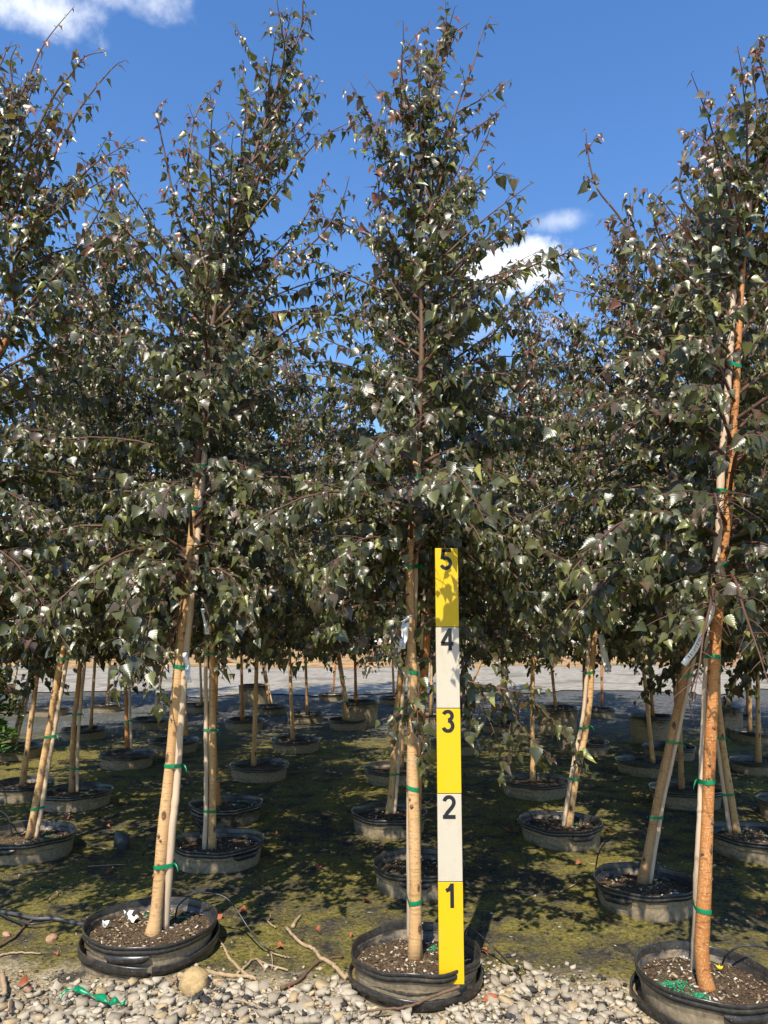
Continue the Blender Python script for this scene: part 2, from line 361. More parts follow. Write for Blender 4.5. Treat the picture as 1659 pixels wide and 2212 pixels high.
def scatter(n, x0, x1, y0, y1, s0, s1, soft):
    for _ in range(n):
        x = rng.uniform(x0, x1); y = rng.uniform(y0, y1); e = float(edgeY(np.array(x)))
        if y > e + soft * rng.normal(): continue
        if x < -1.0 and y > 2.86 and rng.random() < .62: continue
        cand.append((x, y, s0 + (s1 - s0) * rng.random() ** 2.4))
scatter(5200, -1.85, 1.85, 2.62, 3.3, .02, .066, .04)
scatter(14000, -1.85, 1.85, 2.62, 3.4, .008, .03, .09)
scatter(1500, -3.2, 3.2, 1.9, 2.62, .026, .08, .05)
scatter(300, -3.4, -1.85, 2.5, 3.3, .02, .06, .1); scatter(300, 1.85, 3.4, 2.5, 3.2, .02, .06, .1)
# ------------------------------------------------------------------ pots
RIMH = .12
def lathe(prof, n, warp):
    th = np.linspace(0, 2 * math.pi, n, endpoint=False); m = len(prof); V = np.zeros((n, m, 3))
    for j, (r, z) in enumerate(prof):
        wr, wz = warp(th, j / (m - 1)); V[:, j] = np.stack([r * wr * np.cos(th), r * wr * np.sin(th), z + wz + 0 * th], -1)
    i = np.arange(n)[:, None]; j = np.arange(m - 1)[None, :]; i2 = (i + 1) % n
    Fq = np.stack([i * m + j, i2 * m + j, i2 * m + j + 1, i * m + j + 1], -1).reshape(-1, 4)
    return V.reshape(-1, 3), Fq
def make_pot(c, Rr, label, rim_h=RIMH, n=64, grips=(-.5,), seed=0, group=None, soil_drop=.04, warp_amt=1., chips=0, muddy=1., tilt=(0, 0), fert=None):
    rr = np.random.default_rng(seed); ph = rr.uniform(0, 6, 4); g0 = gz1(c[0], c[1])
    root = thing('nursery_pot', label, 'pot', (c[0], c[1], 0), group)
    POTS_XY.append((c[0], c[1], Rr * 1.0))
    def warp(th, t):
        return (1 + warp_amt * (.012 * np.sin(2 * th + ph[0]) + .007 * np.sin(5 * th + ph[1])),
                warp_amt * (.004 * np.sin(2 * th + ph[2]) + .0025 * np.sin(7 * th + ph[3])) + tilt[0] * np.cos(th) + tilt[1] * np.sin(th))
    z = rim_h; zs = z - soil_drop
    prof = [(.86 * Rr, -.06), (.9 * Rr, -.01), (.93 * Rr, z * .45), (.935 * Rr, z * .5), (.942 * Rr, z * .52), (.955 * Rr, z - .034), (.965 * Rr, z - .03), (.957 * Rr, z - .028), (.945 * Rr, z - .034), (.92 * Rr, z * .5), (.9 * Rr, zs - .02)]
    V, Fq = lathe(prof, n, warp)
    zz = np.tile([p[1] for p in prof], n); mud = muddy * np.clip(1.15 - np.abs(zz - z * .35) / (z * .7), 0, 1)
    mud[np.tile(np.arange(len(prof)), n) > 6] = .15
    obj('wall', V, Fq, 'pot', root, mud=mud)
    prof = [(.955 * Rr, z - .033), (.988 * Rr, z - .032), (.992 * Rr, z - .02), (.982 * Rr, z - .017), (.985 * Rr, z - .013), (.998 * Rr, z - .011), (1.0 * Rr, z - .004), (.994 * Rr, z), (.98 * Rr, z), (.972 * Rr, z - .005), (.962 * Rr, z - .027), (.955 * Rr, z - .033)]
    V, Fq = lathe(prof, n, warp); rim_o = obj('rim', V, Fq, 'rim', root, mud=np.full(len(V), .2))
    for ga in grips:    # moulded hand grips under the rim
        k = 14; th = np.linspace(ga - .33, ga + .33, k); P = []
        for a in th:
            e = min(1, (.33 - abs(a - ga)) / .1); wr, wz = warp(np.array([a]), .5)
            for r_, z_ in ((.95, z - .032), (.985, z - .033), (1.012, z - .034), (1.016, z - .040 - .010 * e), (1.0, z - .046 - .016 * e), (.95, z - .046 - .018 * e)):
                P.append((r_ * Rr * wr[0] * math.cos(a), r_ * Rr * wr[0] * math.sin(a), z_ + wz[0]))
        i = np.arange(k - 1)[:, None] * 6; j = np.arange(5)[None, :]
        obj('hand_grip', P, np.stack([i + j, i + j + 1, i + j + 7, i + j + 6], -1).reshape(-1, 4), 'rim', rim_o, mud=np.full(len(P), .2))
    # soil
    m = 14; rs = np.linspace(0, 1, m) ** .8 * .945 * Rr; na = 40 if n > 40 else 20; th = np.linspace(0, 2 * math.pi, na, endpoint=False)
    RR, TH = np.meshgrid(rs, th); X = RR * np.cos(TH); Y = RR * np.sin(TH)
    Z = zs + (fbm((X + c[0]) * 22, (Y + c[1]) * 22) - .47) * .03 + .012 * np.exp(-(RR / .08) ** 2) - .02 * (RR / Rr) ** 4 + tilt[0] * np.cos(TH) * RR / Rr + tilt[1] * np.sin(TH) * RR / Rr
    i = np.arange(na)[:, None]; j = np.arange(m - 1)[None, :]; i2 = (i + 1) % na
    obj('soil', np.stack([X, Y, Z], -1).reshape(-1, 3), np.stack([i * m + j, i * m + j + 1, i2 * m + j + 1, i2 * m + j], -1).reshape(-1, 4), 'soil', root)
    if chips:
        A = Acc(); pal = [(.2, .13, .08), (.1, .065, .04), (.42, .32, .2), (.3, .22, .14), (.62, .58, .5), (.05, .035, .025)]
        for _ in range(chips):
            r_ = .88 * Rr * math.sqrt(rr.random()); a = rr.uniform(0, 6.283); V, Fc = STONES[rr.integers(18)]; s = rr.uniform(.005, .018)
            V = (V * [s * 1.5, s * .7, s * .6]) @ rot3(*rr.uniform(-.6, .6, 2), rr.uniform(0, 6)).T
            x, y = r_ * math.cos(a), r_ * math.sin(a)
            zc = zs + (fbm(np.array([(x + c[0]) * 22]), np.array([(y + c[1]) * 22]))[0] - .47) * .03 - .02 * (r_ / Rr) ** 4 + .012 * math.exp(-(r_ / .08) ** 2) + (tilt[0] * x + tilt[1] * y) / Rr
            A.add(V + [x, y, zc + .002], Fc, pal[rr.integers(6)])
        V, Fc = A.out(); obj('bark_mulch', V, Fc, 'chip', root, smooth=False, tint=A.tint(), kind='stuff')
    if fert:
        A = Acc()
        for fx, fy, fr, cnt in fert:
            for _ in range(cnt):
                x = fx + rr.normal() * fr; y = fy + rr.normal() * fr * .6
                if math.hypot(x, y) > .88 * Rr: continue
                V, Fc = STONES[rr.integers(18)]; s = rr.uniform(.003, .008); r_ = math.hypot(x, y)
                zc = zs + (fbm(np.array([(x + c[0]) * 22]), np.array([(y + c[1]) * 22]))[0] - .47) * .03 - .02 * (r_ / Rr) ** 4 + (tilt[0] * x + tilt[1] * y) / Rr
                A.add(V * s + [x, y, zc + .004], Fc)
        V, Fc = A.out(); obj('fertilizer', V, Fc, 'granule', root, smooth=False, kind='stuff')
    return root
def make_socket(c, Rr, label, top, low, gap=None, seed=0, n=96, group=None):
    """outer sunken pot: wall ring with a folded lip whose height varies round the pot; gap = (angle, half width) where it is split"""
    root = thing('socket_pot', label, 'pot', (c[0], c[1], 0), group); POTS_XY.append((c[0], c[1], Rr * 1.0))
    th = np.linspace(0, 2 * math.pi, n, endpoint=False)
    if gap: th = np.linspace(gap[0] + gap[1], gap[0] + 2 * math.pi - gap[1], n)
    h = top + (low - top) * (.5 + .5 * np.cos(th - (gap[0] if gap else -1.6))) ** 1.5 + .006 * np.sin(3 * th + seed)
    wr = 1 + .012 * np.sin(2 * th + seed) + .008 * np.sin(5 * th + seed * 2)
    def ring(prof):
        V = np.zeros((n, len(prof), 3))
        for j, (r_, dz) in enumerate(prof):
            zz = h + dz if dz > -.5 else np.full(n, -.05)
            V[:, j] = np.stack([r_ * Rr * wr * np.cos(th), r_ * Rr * wr * np.sin(th), zz], -1)
        m = len(prof); i = np.arange(n - 1 if gap else n)[:, None]; j = np.arange(m - 1)[None, :]; i2 = (i + 1) % n
        return V.reshape(-1, 3), np.stack([i * m + j, i2 * m + j, i2 * m + j + 1, i * m + j + 1], -1).reshape(-1, 4)
    V, Fq = ring([(.95, -1), (1.0, -.03), (1.0, -.025), (.985, -.025), (.97, -1)]); obj('wall', V, Fq, 'pot', root, mud=np.full(len(V), .55))
    V, Fq = ring([(1.0, -.036), (1.03, -.034), (1.036, -.012), (1.03, -.008), (1.033, -.004), (1.026, 0), (1.012, 0), (.995, -.008), (.99, -.03), (1.0, -.036)]); obj('rim', V, Fq, 'rim', root, mud=np.full(len(V), .1))
    return root
# ------------------------------------------------------------------ leaves
def leaf_template(edge):
    """half outline (x, y) from the base to the tip; returns vertices, triangles, blade coords (2 halves joined along the midrib)"""
    e = np.array(edge); n = len(e); mid = np.stack([np.zeros(n), np.clip(e[:, 1] - .12 * e[:, 0] - .05, 0.0, 1.0)], -1); mid[-1] = e[-1]; mid[-1, 0] = 0
    P = np.concatenate([mid, e, e * [-1, 1]]); Fc = []
    for i in range(n - 1):
        Fc += [(i, n + i, n + i + 1), (i, n + i + 1, i + 1), (i, 2 * n + i + 1, 2 * n + i), (i, i + 1, 2 * n + i + 1)]
    P = np.concatenate([P, [[-.012, -.30], [.012, -.30], [.0, .02]]]); k = 3 * n; Fc.append((k, k + 1, k + 2))    # petiole
    return P, np.array(Fc)
T_HI = leaf_template([(.1, -.01), (.3, .03), (.45, .16), (.41, .22), (.45, .32), (.37, .38), (.38, .47), (.28, .54), (.27, .64), (.17, .71), (.13, .82), (.05, .94), (.0, 1.1)])
T_MD = leaf_template([(.12, -.01), (.42, .1), (.43, .3), (.31, .52), (.15, .78), (0, 1.1)])
T_LO = leaf_template([(.28, .02), (.43, .22), (.2, .6), (0, 1.15)])
T_XL = leaf_template([(.3, .05), (.4, .35), (0, 1.1)])
def leaf_shape(tpl, fold, curl, twist, wave):
    P, Fc = tpl; x, y = P[:, 0], P[:, 1]; blade = y > -.2
    L = len(fold); f, c, t, w = (a[:, None] for a in (fold, curl, twist, wave))
    ax = np.abs(x)[None]; yy = np.clip(y, 0, 2)[None]
    z = f * ax - c * yy ** 2 + t * x[None] * yy + w * np.sin(yy * 7 + 3 * x[None]) * ax
    X = x[None] * np.sqrt(np.clip(1 - f * f * .5, .3, 1)); Y = np.broadcast_to(y[None] * 1.0, (L, len(x))) - .25 * c * np.clip(y, 0, 2)[None] ** 2
    return np.stack([np.broadcast_to(X, (L, len(x))), Y, np.broadcast_to(z, (L, len(x)))], -1)
LEAF_RAMP = np.array([(.042, .046, .016), (.060, .064, .021), (.085, .088, .029), (.066, .050, .030), (.085, .052, .034), (.115, .118, .032), (.048, .050, .026), (.19, .19, .045)])
LEAF_P = np.array([5, 5, 4.2, 2.8, 1.8, 2.6, 3.4, .5]); LEAF_P /= LEAF_P.sum()
YOUNG = np.array([(.11, .052, .032), (.14, .055, .034), (.11, .08, .042), (.12, .088, .045)])
LEAF_MESH = []
def leaf_variant(i):
    r = np.random.default_rng(900 + i)
    S = leaf_shape(T_HI, r.uniform(.05, .55, 1), r.uniform(-.05, .4, 1), r.uniform(-.35, .35, 1), r.uniform(-.12, .12, 1))[0]
    c = (LEAF_RAMP[r.choice(len(LEAF_RAMP), p=LEAF_P)] if i % 5 else YOUNG[r.integers(4)]) * r.uniform(.9, 1.4)
    o = obj('leaf', S, T_HI[1], 'leaf', tint=c, blade=T_HI[0]); me = o.data; bpy.data.objects.remove(o); return me
LEAF_MESH = [leaf_variant(i) for i in range(40)]
STICK_Y = 2.915
# where the photograph shows trunk and stake between the leaves: (polyline by height, half width, share of leaves missing, depth of the trunk)
OPEN = [([(1590, 690), (1575, 850), (1572, 980), (1566, 1110), (1556, 1230), (1545, 1320), (1538, 1480)], 32, .88, 3.1), ([(428, 960), (426, 1060), (412, 1190), (402, 1300), (392, 1420), (385, 1560)], 30, .9, 3.45), ([(908, 700), (902, 900), (897, 1000), (890, 1160), (888, 1300), (890, 1440)], 20, .8, 3.15)]
def foliage(root, base, Lp, Ld, Ln, Ls, Ly, tpl, n_single, r):
    """Lp position, Ld direction, Ln normal, Ls size, Ly youth 0..1"""
    u, v = project(Lp)
    ok = ~((u > 920) & (u < 1026) & (v > 1160) & (v < 2110) & (Lp[:, 1] < STICK_Y + .06)) & (Lp[:, 2] > .5)
    ok &= ~((Lp[:, 1] < 2.35))
    for pl, hw, pr_, ymax in OPEN:
        vv = [q_[1] for q_ in pl]; uu = [q_[0] for q_ in pl]; cu = np.interp(v, vv, uu)
        ok &= ~((np.abs(u - cu) < hw) & (v > vv[0]) & (v < vv[-1]) & (Lp[:, 1] < ymax) & (r.random(len(u)) < pr_))
    Lp, Ld, Ln, Ls, Ly, u, v = (a[ok] for a in (Lp, Ld, Ln, Ls, Ly, u, v))
    Ld = unit(Ld); Ln = unit(Ln - (Ln * Ld).sum(-1, keepdims=True) * Ld); Lx = np.cross(Ld, Ln)
    pick = np.zeros(len(Lp), bool)
    if n_single:
        vis = (u > 0) & (u < 1659) & (v > 0) & (v < 2212)
        score = np.where(vis, Ls / np.maximum(Lp[:, 1], .1) ** 1.6 * (.4 + np.abs(Ln[:, 1])), 0)
        # spread over the crown: best leaves per height band
        for b in np.array_split(np.argsort(Lp[:, 2]), 10):
            k = b[np.argsort(-score[b])[:n_single // 10]]; pick[k[score[k] > 0]] = True
    for i in np.flatnonzero(pick):
        o = bpy.data.objects.new('leaf', LEAF_MESH[(5 * r.integers(8)) if Ly[i] > .6 else (5 * r.integers(8) + 1 + r.integers(4))]); col.objects.link(o); o.parent = root
        s = Ls[i]; m = Matrix(np.stack([Lx[i] * s, Ld[i] * s, Ln[i] * s], -1).tolist()).to_4x4(); m.translation = (Lp[i] + Ld[i] * .26 * s - base).tolist(); o.matrix_local = m
    k = ~pick; L = int(k.sum())
    S = leaf_shape(tpl, r.uniform(.05, .85, L), r.uniform(-.1, .65, L), r.uniform(-.6, .6, L), r.uniform(-.2, .2, L)) * Ls[k][:, None, None]
    V = S[..., :1] * Lx[k][:, None] + S[..., 1:2] * Ld[k][:, None] + S[..., 2:] * Ln[k][:, None] + (Lp[k] + Ld[k] * .26 * Ls[k][:, None])[:, None]
    n = len(tpl[0]); Fc = (tpl[1][None] + (np.arange(L) * n)[:, None, None]).reshape(-1, 3)
    c = LEAF_RAMP[r.choice(len(LEAF_RAMP), L, p=LEAF_P)]; yo = YOUNG[r.integers(0, 4, L)]
    w = (Ly[k] > r.uniform(.35, 1.0, L))[:, None]; c = np.where(w, yo, c) * r.uniform(.85, 1.45, (L, 1))
    obj('crown', V.reshape(-1, 3), Fc, 'leaf', root, tint=np.repeat(c, n, 0), blade=np.tile(tpl[0], (L, 1)), kind='stuff', origin=base)
# ------------------------------------------------------------------ birch trees
def hull_band(c0, r0, c1, r1, n=24):
    pts = [(c0[0] + r0 * math.cos(a), c0[1] + r0 * math.sin(a)) for a in np.linspace(0, 2 * math.pi, n, endpoint=False)]
    if c1 is not None: pts += [(c1[0] + r1 * math.cos(a), c1[1] + r1 * math.sin(a)) for a in np.linspace(0, 2 * math.pi, n, endpoint=False)]
    pts = sorted(set(pts))
    def half(ps):
        h = []
        for p in ps:
            while len(h) > 1 and (h[-1][0] - h[-2][0]) * (p[1] - h[-2][1]) - (h[-1][1] - h[-2][1]) * (p[0] - h[-2][0]) <= 0: h.pop()
            h.append(p)
        return h
    a = half(pts); b = half(pts[::-1]); return np.array(a[:-1] + b[:-1])
def path_at(P, z):
    i = int(np.clip(np.searchsorted(P[:, 2], z), 1, len(P) - 1)); f = (z - P[i - 1, 2]) / max(P[i, 2] - P[i - 1, 2], 1e-6); return P[i - 1] + (P[i] - P[i - 1]) * f
def make_tree(px, base_px, ztop, label, rad=.022, bark='tan', seed=0, h0=1.15, Lmax=.7, nprim=46, q='md', limbs=(), n_single=0, group=None, stake=None, ties=(), straight=.6, soil_z=RIMH - .035, cat='tree', dens=1., twl=1., zpow=1.1, proto=None, zmin=1.12):
    r = np.random.default_rng(1000 + seed)
    base = gp(*base_px, soil_z); Y0 = base[1]; base = base - [0, 0, .03]
    P = [base] + [at(u, v, Y0 + (d[0] if d else 0)) for u, v, *d in px]
    while P[-1][2] < ztop:      # carry the lean on, straightening slowly
        d = P[-1] - P[-2]; d = d / np.linalg.norm(d); d = d * (1 - straight * .4) + np.array([r.normal() * .02, r.normal() * .02, 1]) * straight * .4
        P.append(P[-1] + unit(d) * .4)
    P = np.array(P); TP = spline(P, 40); keep = np.maximum.accumulate(TP[:, 2]) <= TP[:, 2] + 1e-9; TP = TP[keep]
    t = np.linspace(0, 1, len(TP)); zt = TP[-1, 2]
    rr = rad * np.clip(1 - (TP[:, 2] - base[2]) / (zt - base[2] + .05), 0, 1) ** .75 + .0018; rr = rr * (1 + .35 * np.exp(-((TP[:, 2] - base[2]) / .06) ** 2))
    rr = rr * (1 + .05 * np.sin(t * 47 + seed) * (t < .6)) 
    root = thing('birch_tree', label, cat, base, group)
    hi = q in ('hi',)
    kt = int(np.searchsorted(TP[:, 2], (2.9 if bark == 'orange' else 2.0) if hi else 2.0)); V, Fq = tube(TP[:kt + 1], rr[:kt + 1], 12 if hi else 8); obj('trunk', V, tri(Fq), bark, root, origin=base)
    if proto is not None:      # leader, twigs and crown are copies of an earlier birch's, fitted onto this trunk
        p0, p1, q0, q1 = path_at(proto[2], 1.75), proto[2][-1], path_at(TP, 1.75), TP[-1]; k_ = int(np.searchsorted(TP[:, 2], 1.8)); del k_
        pa, qa = Vector(p1 - p0), Vector(q1 - q0); sc_ = qa.length / pa.length
        M_ = Matrix.Translation(Vector(q0)) @ Vector((0, 0, 1)).rotation_difference(qa).to_matrix().to_4x4() @ Matrix.Rotation(r.uniform(-.7, .7), 4, 'Z') @ Matrix.Diagonal((sc_ ** .5 * r.uniform(.92, 1.1), sc_ ** .5, sc_, 1)) @ Vector((0, 0, 1)).rotation_difference(pa).to_matrix().to_4x4().inverted() @ Matrix.Translation(-Vector(p0))
        for ch in proto[0].children:
            if ch.name.split('.')[0] in ('leader', 'twigs', 'crown'):
                c = ch.copy(); col.objects.link(c); c.parent = root; c.matrix_local = Matrix.Translation(-Vector(base)) @ M_ @ Matrix.Translation(Vector(proto[1]))
        return root, base, TP, rr, Y0
    V, Fq = tube(TP[kt:], rr[kt:] * .9, 8); obj('leader', V, tri(Fq), 'limb', root, origin=base)
    if hi:      # pruning scars down the bare trunk
        for z_ in np.sort(r.uniform(.2, 1.5, 8)):
            c_ = path_at(TP, z_); rt_ = float(np.interp(z_, TP[:, 2], rr)); a_ = r.uniform(math.pi, 2 * math.pi); d_ = np.array([math.cos(a_), math.sin(a_), .45]); sr_ = r.uniform(.004, .0065)
            V, Fq = tube([c_ + d_ * rt_ * .6, c_ + d_ * (rt_ * .96), c_ + d_ * (rt_ + .004)], [sr_ * 1.5, sr_ * 1.25, sr_], 8); obj('pruning_scar', V, tri(Fq), 'limb', root, origin=base)
    prim = []; hi_ = float(hi)
    for i in range(nprim if proto is None else 0):
        z = h0 + (zt * .985 - h0) * ((i + r.uniform(0, .9)) / nprim) ** zpow; f = (z - h0) / (zt - h0)
        o = path_at(TP, z); a = i * 2.4 + r.normal() * .5 + seed; L = Lmax * (1 - f ** 2.3) * (.5 + .6 * r.random()) + .14
        el = R(22 + 45 * f + r.normal() * 9); d = np.array([math.cos(a) * math.cos(el), math.sin(a) * math.cos(el), math.sin(el)]); n = 8; pts = [o]; g = (-.16 + .22 * f) * (1.4 if f < .3 else 1)
        for s in range(n):
            pts.append(pts[-1] + d * L / n); d = unit(d + np.array([r.normal() * .07, r.normal() * .07, g + r.normal() * .05]))
        prim.append((np.array(pts), L, f, .0045 + .005 * L))
    limb_n = 0
    for lm in limbs:
        pts = lm['px']; Yb = lm.get('Y', Y0); dy = lm.get('dy', 0.); m = len(pts)
        Q = spline([at(u, v, Yb + dy * k / (m - 1)) for k, (u, v) in enumerate(pts)], 4 * m); L = float(np.linalg.norm(np.diff(Q, axis=0), axis=1).sum())
        f = float(np.clip((Q[-1, 2] - h0) / (zt - h0), 0, 1)); rl = lm.get('r', .004 + .004 * L)
        V, Fq = tube(Q, np.linspace(rl, .0013, len(Q)), 6); obj('limb', V, tri(Fq), 'limb', root, origin=base)
        prim.append((Q, L, f, None, lm.get('dens', 1.)))
    # the leader's own top is a shoot too
    k = TP[:, 2] > zt - .7; prim.append((TP[k], .7, 1., None))
    def clear(P_):
        u_, v_ = project(P_); return ~((u_ > 928) & (u_ < 1018) & (v_ > 1170) & (v_ < 2110) & (P_[:, 1] < STICK_Y + .05)) & (P_[:, 2] > zmin + .05 * np.sin(P_[:, 0] * 31 + P_[:, 1] * 17))
    prim = [pr for pr in prim if pr[3] is None or clear(pr[0]).all()] if zmin < 1 else [((pr[0] if pr[3] is None else pr[0][:max(3, int(np.argmin(np.r_[clear(pr[0]), False])))]),) + tuple(pr[1:]) for pr in prim]
    # stations along every branch: a twig and a leaf at each, all worked out at once
    st_p, st_t, st_tip, st_f, st_out, st_s = [], [], [], [], [], []
    B = Acc(); hi3 = 5 if hi else 3; tw_step = {'hi': .040, 'md': .044, 'lo': .055, 'xl': .066}[q] / dens; lf_step = {'hi': .024, 'md': .027, 'lo': .036, 'xl': .045}[q]; up = np.array([0, 0, 1.]); lsz = leaf_sz * {'hi': 1., 'md': 1.04, 'lo': 1.18, 'xl': 1.34}[q]
    for pr in prim:
        Q, L, f, rb = pr[:4]; dm = pr[4] if len(pr) > 4 else 1.
        if rb:
            V, Fq = tube(Q, np.linspace(rb, .0012, len(Q)), hi3, False); B.add(V, Fq)
        seg = np.linalg.norm(np.diff(Q, axis=0), axis=1); S = np.concatenate([[0], np.cumsum(seg)]); L = S[-1]
        axis_ = path_at(TP, float(np.clip(Q[len(Q) // 2, 2], TP[0, 2], zt))); out = Q[-1] - axis_; out[2] = 0; out = unit(out + 1e-4)
        n = max(3, int((.93 * L) / (tw_step / dm))); ss = np.clip(np.linspace(.07 * L + .02, L * .995, n) + r.normal(size=n) * tw_step * .25, 0, L)
        ix = np.clip(np.searchsorted(S, ss), 1, len(Q) - 1)
        st_p.append(np.stack([np.interp(ss, S, Q[:, c]) for c in range(3)], -1)); st_t.append(unit(Q[ix] - Q[ix - 1])); st_tip.append(ss / L); st_f.append(np.full(n, f)); st_out.append(np.tile(out, (n, 1))); st_s.append(np.where(np.arange(n) % 2, 1., -1.))
    p, td, tip, ff, out, sg = (np.concatenate(x) for x in (st_p, st_t, st_tip, st_f, st_out, st_s)); n = len(p)
    side = unit(np.cross(td, up) + r.normal(size=(n, 3)) * .45) * sg[:, None]
    lt = (.08 + .20 * r.random(n)) * (1.15 - .8 * tip) * (1.1 - .55 * ff) * twl * (r.random(n) > .45 * ff)
    k = (lt > .045) & (tip < .95) & clear(p) & clear(p + (td * .7 + side * .8) * lt[:, None]); tp = [p[k]]; d = unit(td[k] * .7 + side[k] * .8 + up * (.3 * ff[k] - .05)[:, None]); NS = 3 if q in ('hi', 'md') else 2; lk = lt[k]; fk = ff[k]; m = int(k.sum())
    for _ in range(NS):
        tp.append(tp[-1] + d * (lk / NS)[:, None]); g = np.zeros((m, 3)); g[:, 2] = (-.24 + .26 * fk) * 3 / NS; d = unit(d + g + r.normal(size=(m, 3)) * .09)
    TW = np.stack(tp, 1)            # twigs: m x (NS + 1) x 3
    tt_ = unit(TW[:, -1] - TW[:, 0]); ax = unit(np.cross(tt_, up + r.normal(size=(m, 3)) * .1)); bx_ = np.cross(tt_, ax); th = np.array([0, 2.094, 4.189]); ring = ax[:, None] * np.cos(th)[None, :, None] + bx_[:, None] * np.sin(th)[None, :, None]
    rad_ = np.linspace(.0021, .0009, NS + 1); Vt = (TW[:, :, None] + ring[:, None] * rad_[None, :, None, None]).reshape(-1, 3); fq = np.array([[a_ * 3 + j_, a_ * 3 + (j_ + 1) % 3, a_ * 3 + 3 + (j_ + 1) % 3, a_ * 3 + 3 + j_] for a_ in range(NS) for j_ in range(3)])
    B.add(Vt, (fq[None] + (np.arange(m) * 3 * (NS + 1))[:, None, None]).reshape(-1, 4))
    V, Fq = B.out(); obj('twigs', V, Fq, 'twig', root, kind='stuff', origin=base)
    LPs, LDs, LSd, LOt, LTp, LFf, LSz = [p], [td], [-side], [out], [tip], [ff], [lsz * (1.12 - .6 * tip ** 3) * r.uniform(.6, 1.3, n)]
    tipk, outk = tip[k], out[k]
    for j_ in range(12):           # leaves along the twigs
        q_ = .018 + lf_step * (j_ + r.uniform(-.25, .25, m)); w = q_ < lk
        if not w.any(): break
        x = np.clip(q_ / lk, 0, .999) * NS; ix = x.astype(int)[w]; fx = (x[w] - ix)[:, None]; aw = np.flatnonzero(w)
        pp = TW[aw, ix] + (TW[aw, ix + 1] - TW[aw, ix]) * fx; dd = unit(TW[aw, ix + 1] - TW[aw, ix]); sd = unit(np.cross(dd, up) + r.normal(size=(len(aw), 3)) * .3) * (1 if j_ % 2 else -1); tq = (q_ / lk)[w]
        LPs.append(pp); LDs.append(dd); LSd.append(sd); LOt.append(outk[w]); LTp.append(.45 * tipk[w] + .55 * tq); LFf.append(fk[w]); LSz.append(lsz * (1.14 - .42 * tq ** 2 - .32 * tipk[w] * fk[w]) * r.uniform(.5, 1.35, len(aw)))
    LPs.append(TW[:, -1]); LDs.append(tt_); LSd.append(side[k] * .2); LOt.append(outk); LTp.append(.6 + .4 * tipk); LFf.append(fk); LSz.append(lsz * .62 * r.uniform(.6, 1.1, m))
    P_, D_, S_, O_, TI, FF, SZ = (np.concatenate(x) for x in (LPs, LDs, LSd, LOt, LTp, LFf, LSz)); N = len(P_)
    kz = P_[:, 2] > zmin - .02; P_, D_, S_, O_, TI, FF, SZ = (x[kz] for x in (P_, D_, S_, O_, TI, FF, SZ)); N = len(P_)
    droop = .5 + .55 * r.random(N)
    ld = unit(D_ * .35 + S_ * .6 + O_ * .15 - up * droop[:, None] + r.normal(size=(N, 3)) * .22)
    ln = unit(O_ * (.2 + .45 * r.random(N))[:, None] + up * (.25 + .55 * r.random(N))[:, None] + np.array([-.1, -.72, .36]) + r.normal(size=(N, 3)) * .5)
    foliage(root, base, P_, ld, ln, SZ, np.clip(TI * (.3 + .95 * FF), 0, 1), {'hi': T_LO, 'md': T_LO, 'lo': T_XL, 'xl': T_XL}[q], n_single, r)
    global N_LEAVES; N_LEAVES += N
    return root, base, TP, rr, Y0
N_LEAVES = 0
leaf_sz = .049
def make_stake(P, rad, label, group=None, pointed=False, seed=0, mat='stake'):
    r = np.random.default_rng(seed + 50); P = spline(P, 60); L = len(P); rr = np.full(L, rad) * np.linspace(1.05, .85, L)
    for k in range(4 + seed % 3, L, 9 + seed % 3): rr[k] *= 1.13          # bamboo nodes
    P = P + np.cumsum(r.normal(size=P.shape) * .0006, axis=0) * [1, 1, 0]
    if pointed: rr[-6:] = rad * np.linspace(.85, .1, 6)
    V, Fq = tube(P, rr, 10); o = obj('bamboo_stake', V, tri(Fq), mat, origin=P[0]); tag(o, label, 'stake', group); return P, rad
def make_tie(root, base, TP, tr, SP, sr, z, tail=1, h=.016, seed=0):
    r = np.random.default_rng(seed); c0 = path_at(TP, z); r0 = float(np.interp(z, TP[:, 2], tr)) * 1.06 + .001
    if SP is not None and SP[0, 2] < z < SP[-1, 2]: c1 = path_at(SP, z); r1 = sr * 1.1 + .001
    else: c1 = None; r1 = 0
    H = hull_band(c0, r0, c1, r1); n = len(H); tl = r.uniform(-.25, .25); cx = H[:, 0].mean()
    zz = z + (H[:, 0] - cx) * tl
    V = np.concatenate([np.c_[H, zz - h / 2], np.c_[H + (H - H.mean(0)) * .02, zz], np.c_[H, zz + h / 2]]); i = np.arange(n); j = (i + 1) % n
    Fq = np.concatenate([np.stack([i, j, n + j, n + i], -1), np.stack([n + i, n + j, 2 * n + j, 2 * n + i], -1)])
    if tail:    # loose end of the tape
        k = int(np.argmax(H[:, 0] * tail)); p = np.array([H[k, 0], H[k, 1], zz[k]]); L = len(V); d = np.array([tail * .7, -.5, .0]); tv = []
        for s in range(4):
            q_ = p + d * .012 * s + np.array([0, 0, .006 * s - .0045 * s * s]); w = np.array([0, .1 * (-1) ** s, 1]) * h * .4; tv += [q_ - w, q_ + w, q_ + w + [0, -.0015, 0], q_ - w + [0, -.0015, 0]]
        V = np.concatenate([V, tv]); Fq = np.concatenate([Fq, np.array([[L + 4 * s + a, L + 4 * s + (a + 1) % 4, L + 4 * s + 4 + (a + 1) % 4, L + 4 * s + 4 + a] for s in range(3) for a in range(4)])])
    obj('tie_tape', V, Fq, 'tape', root, origin=base)
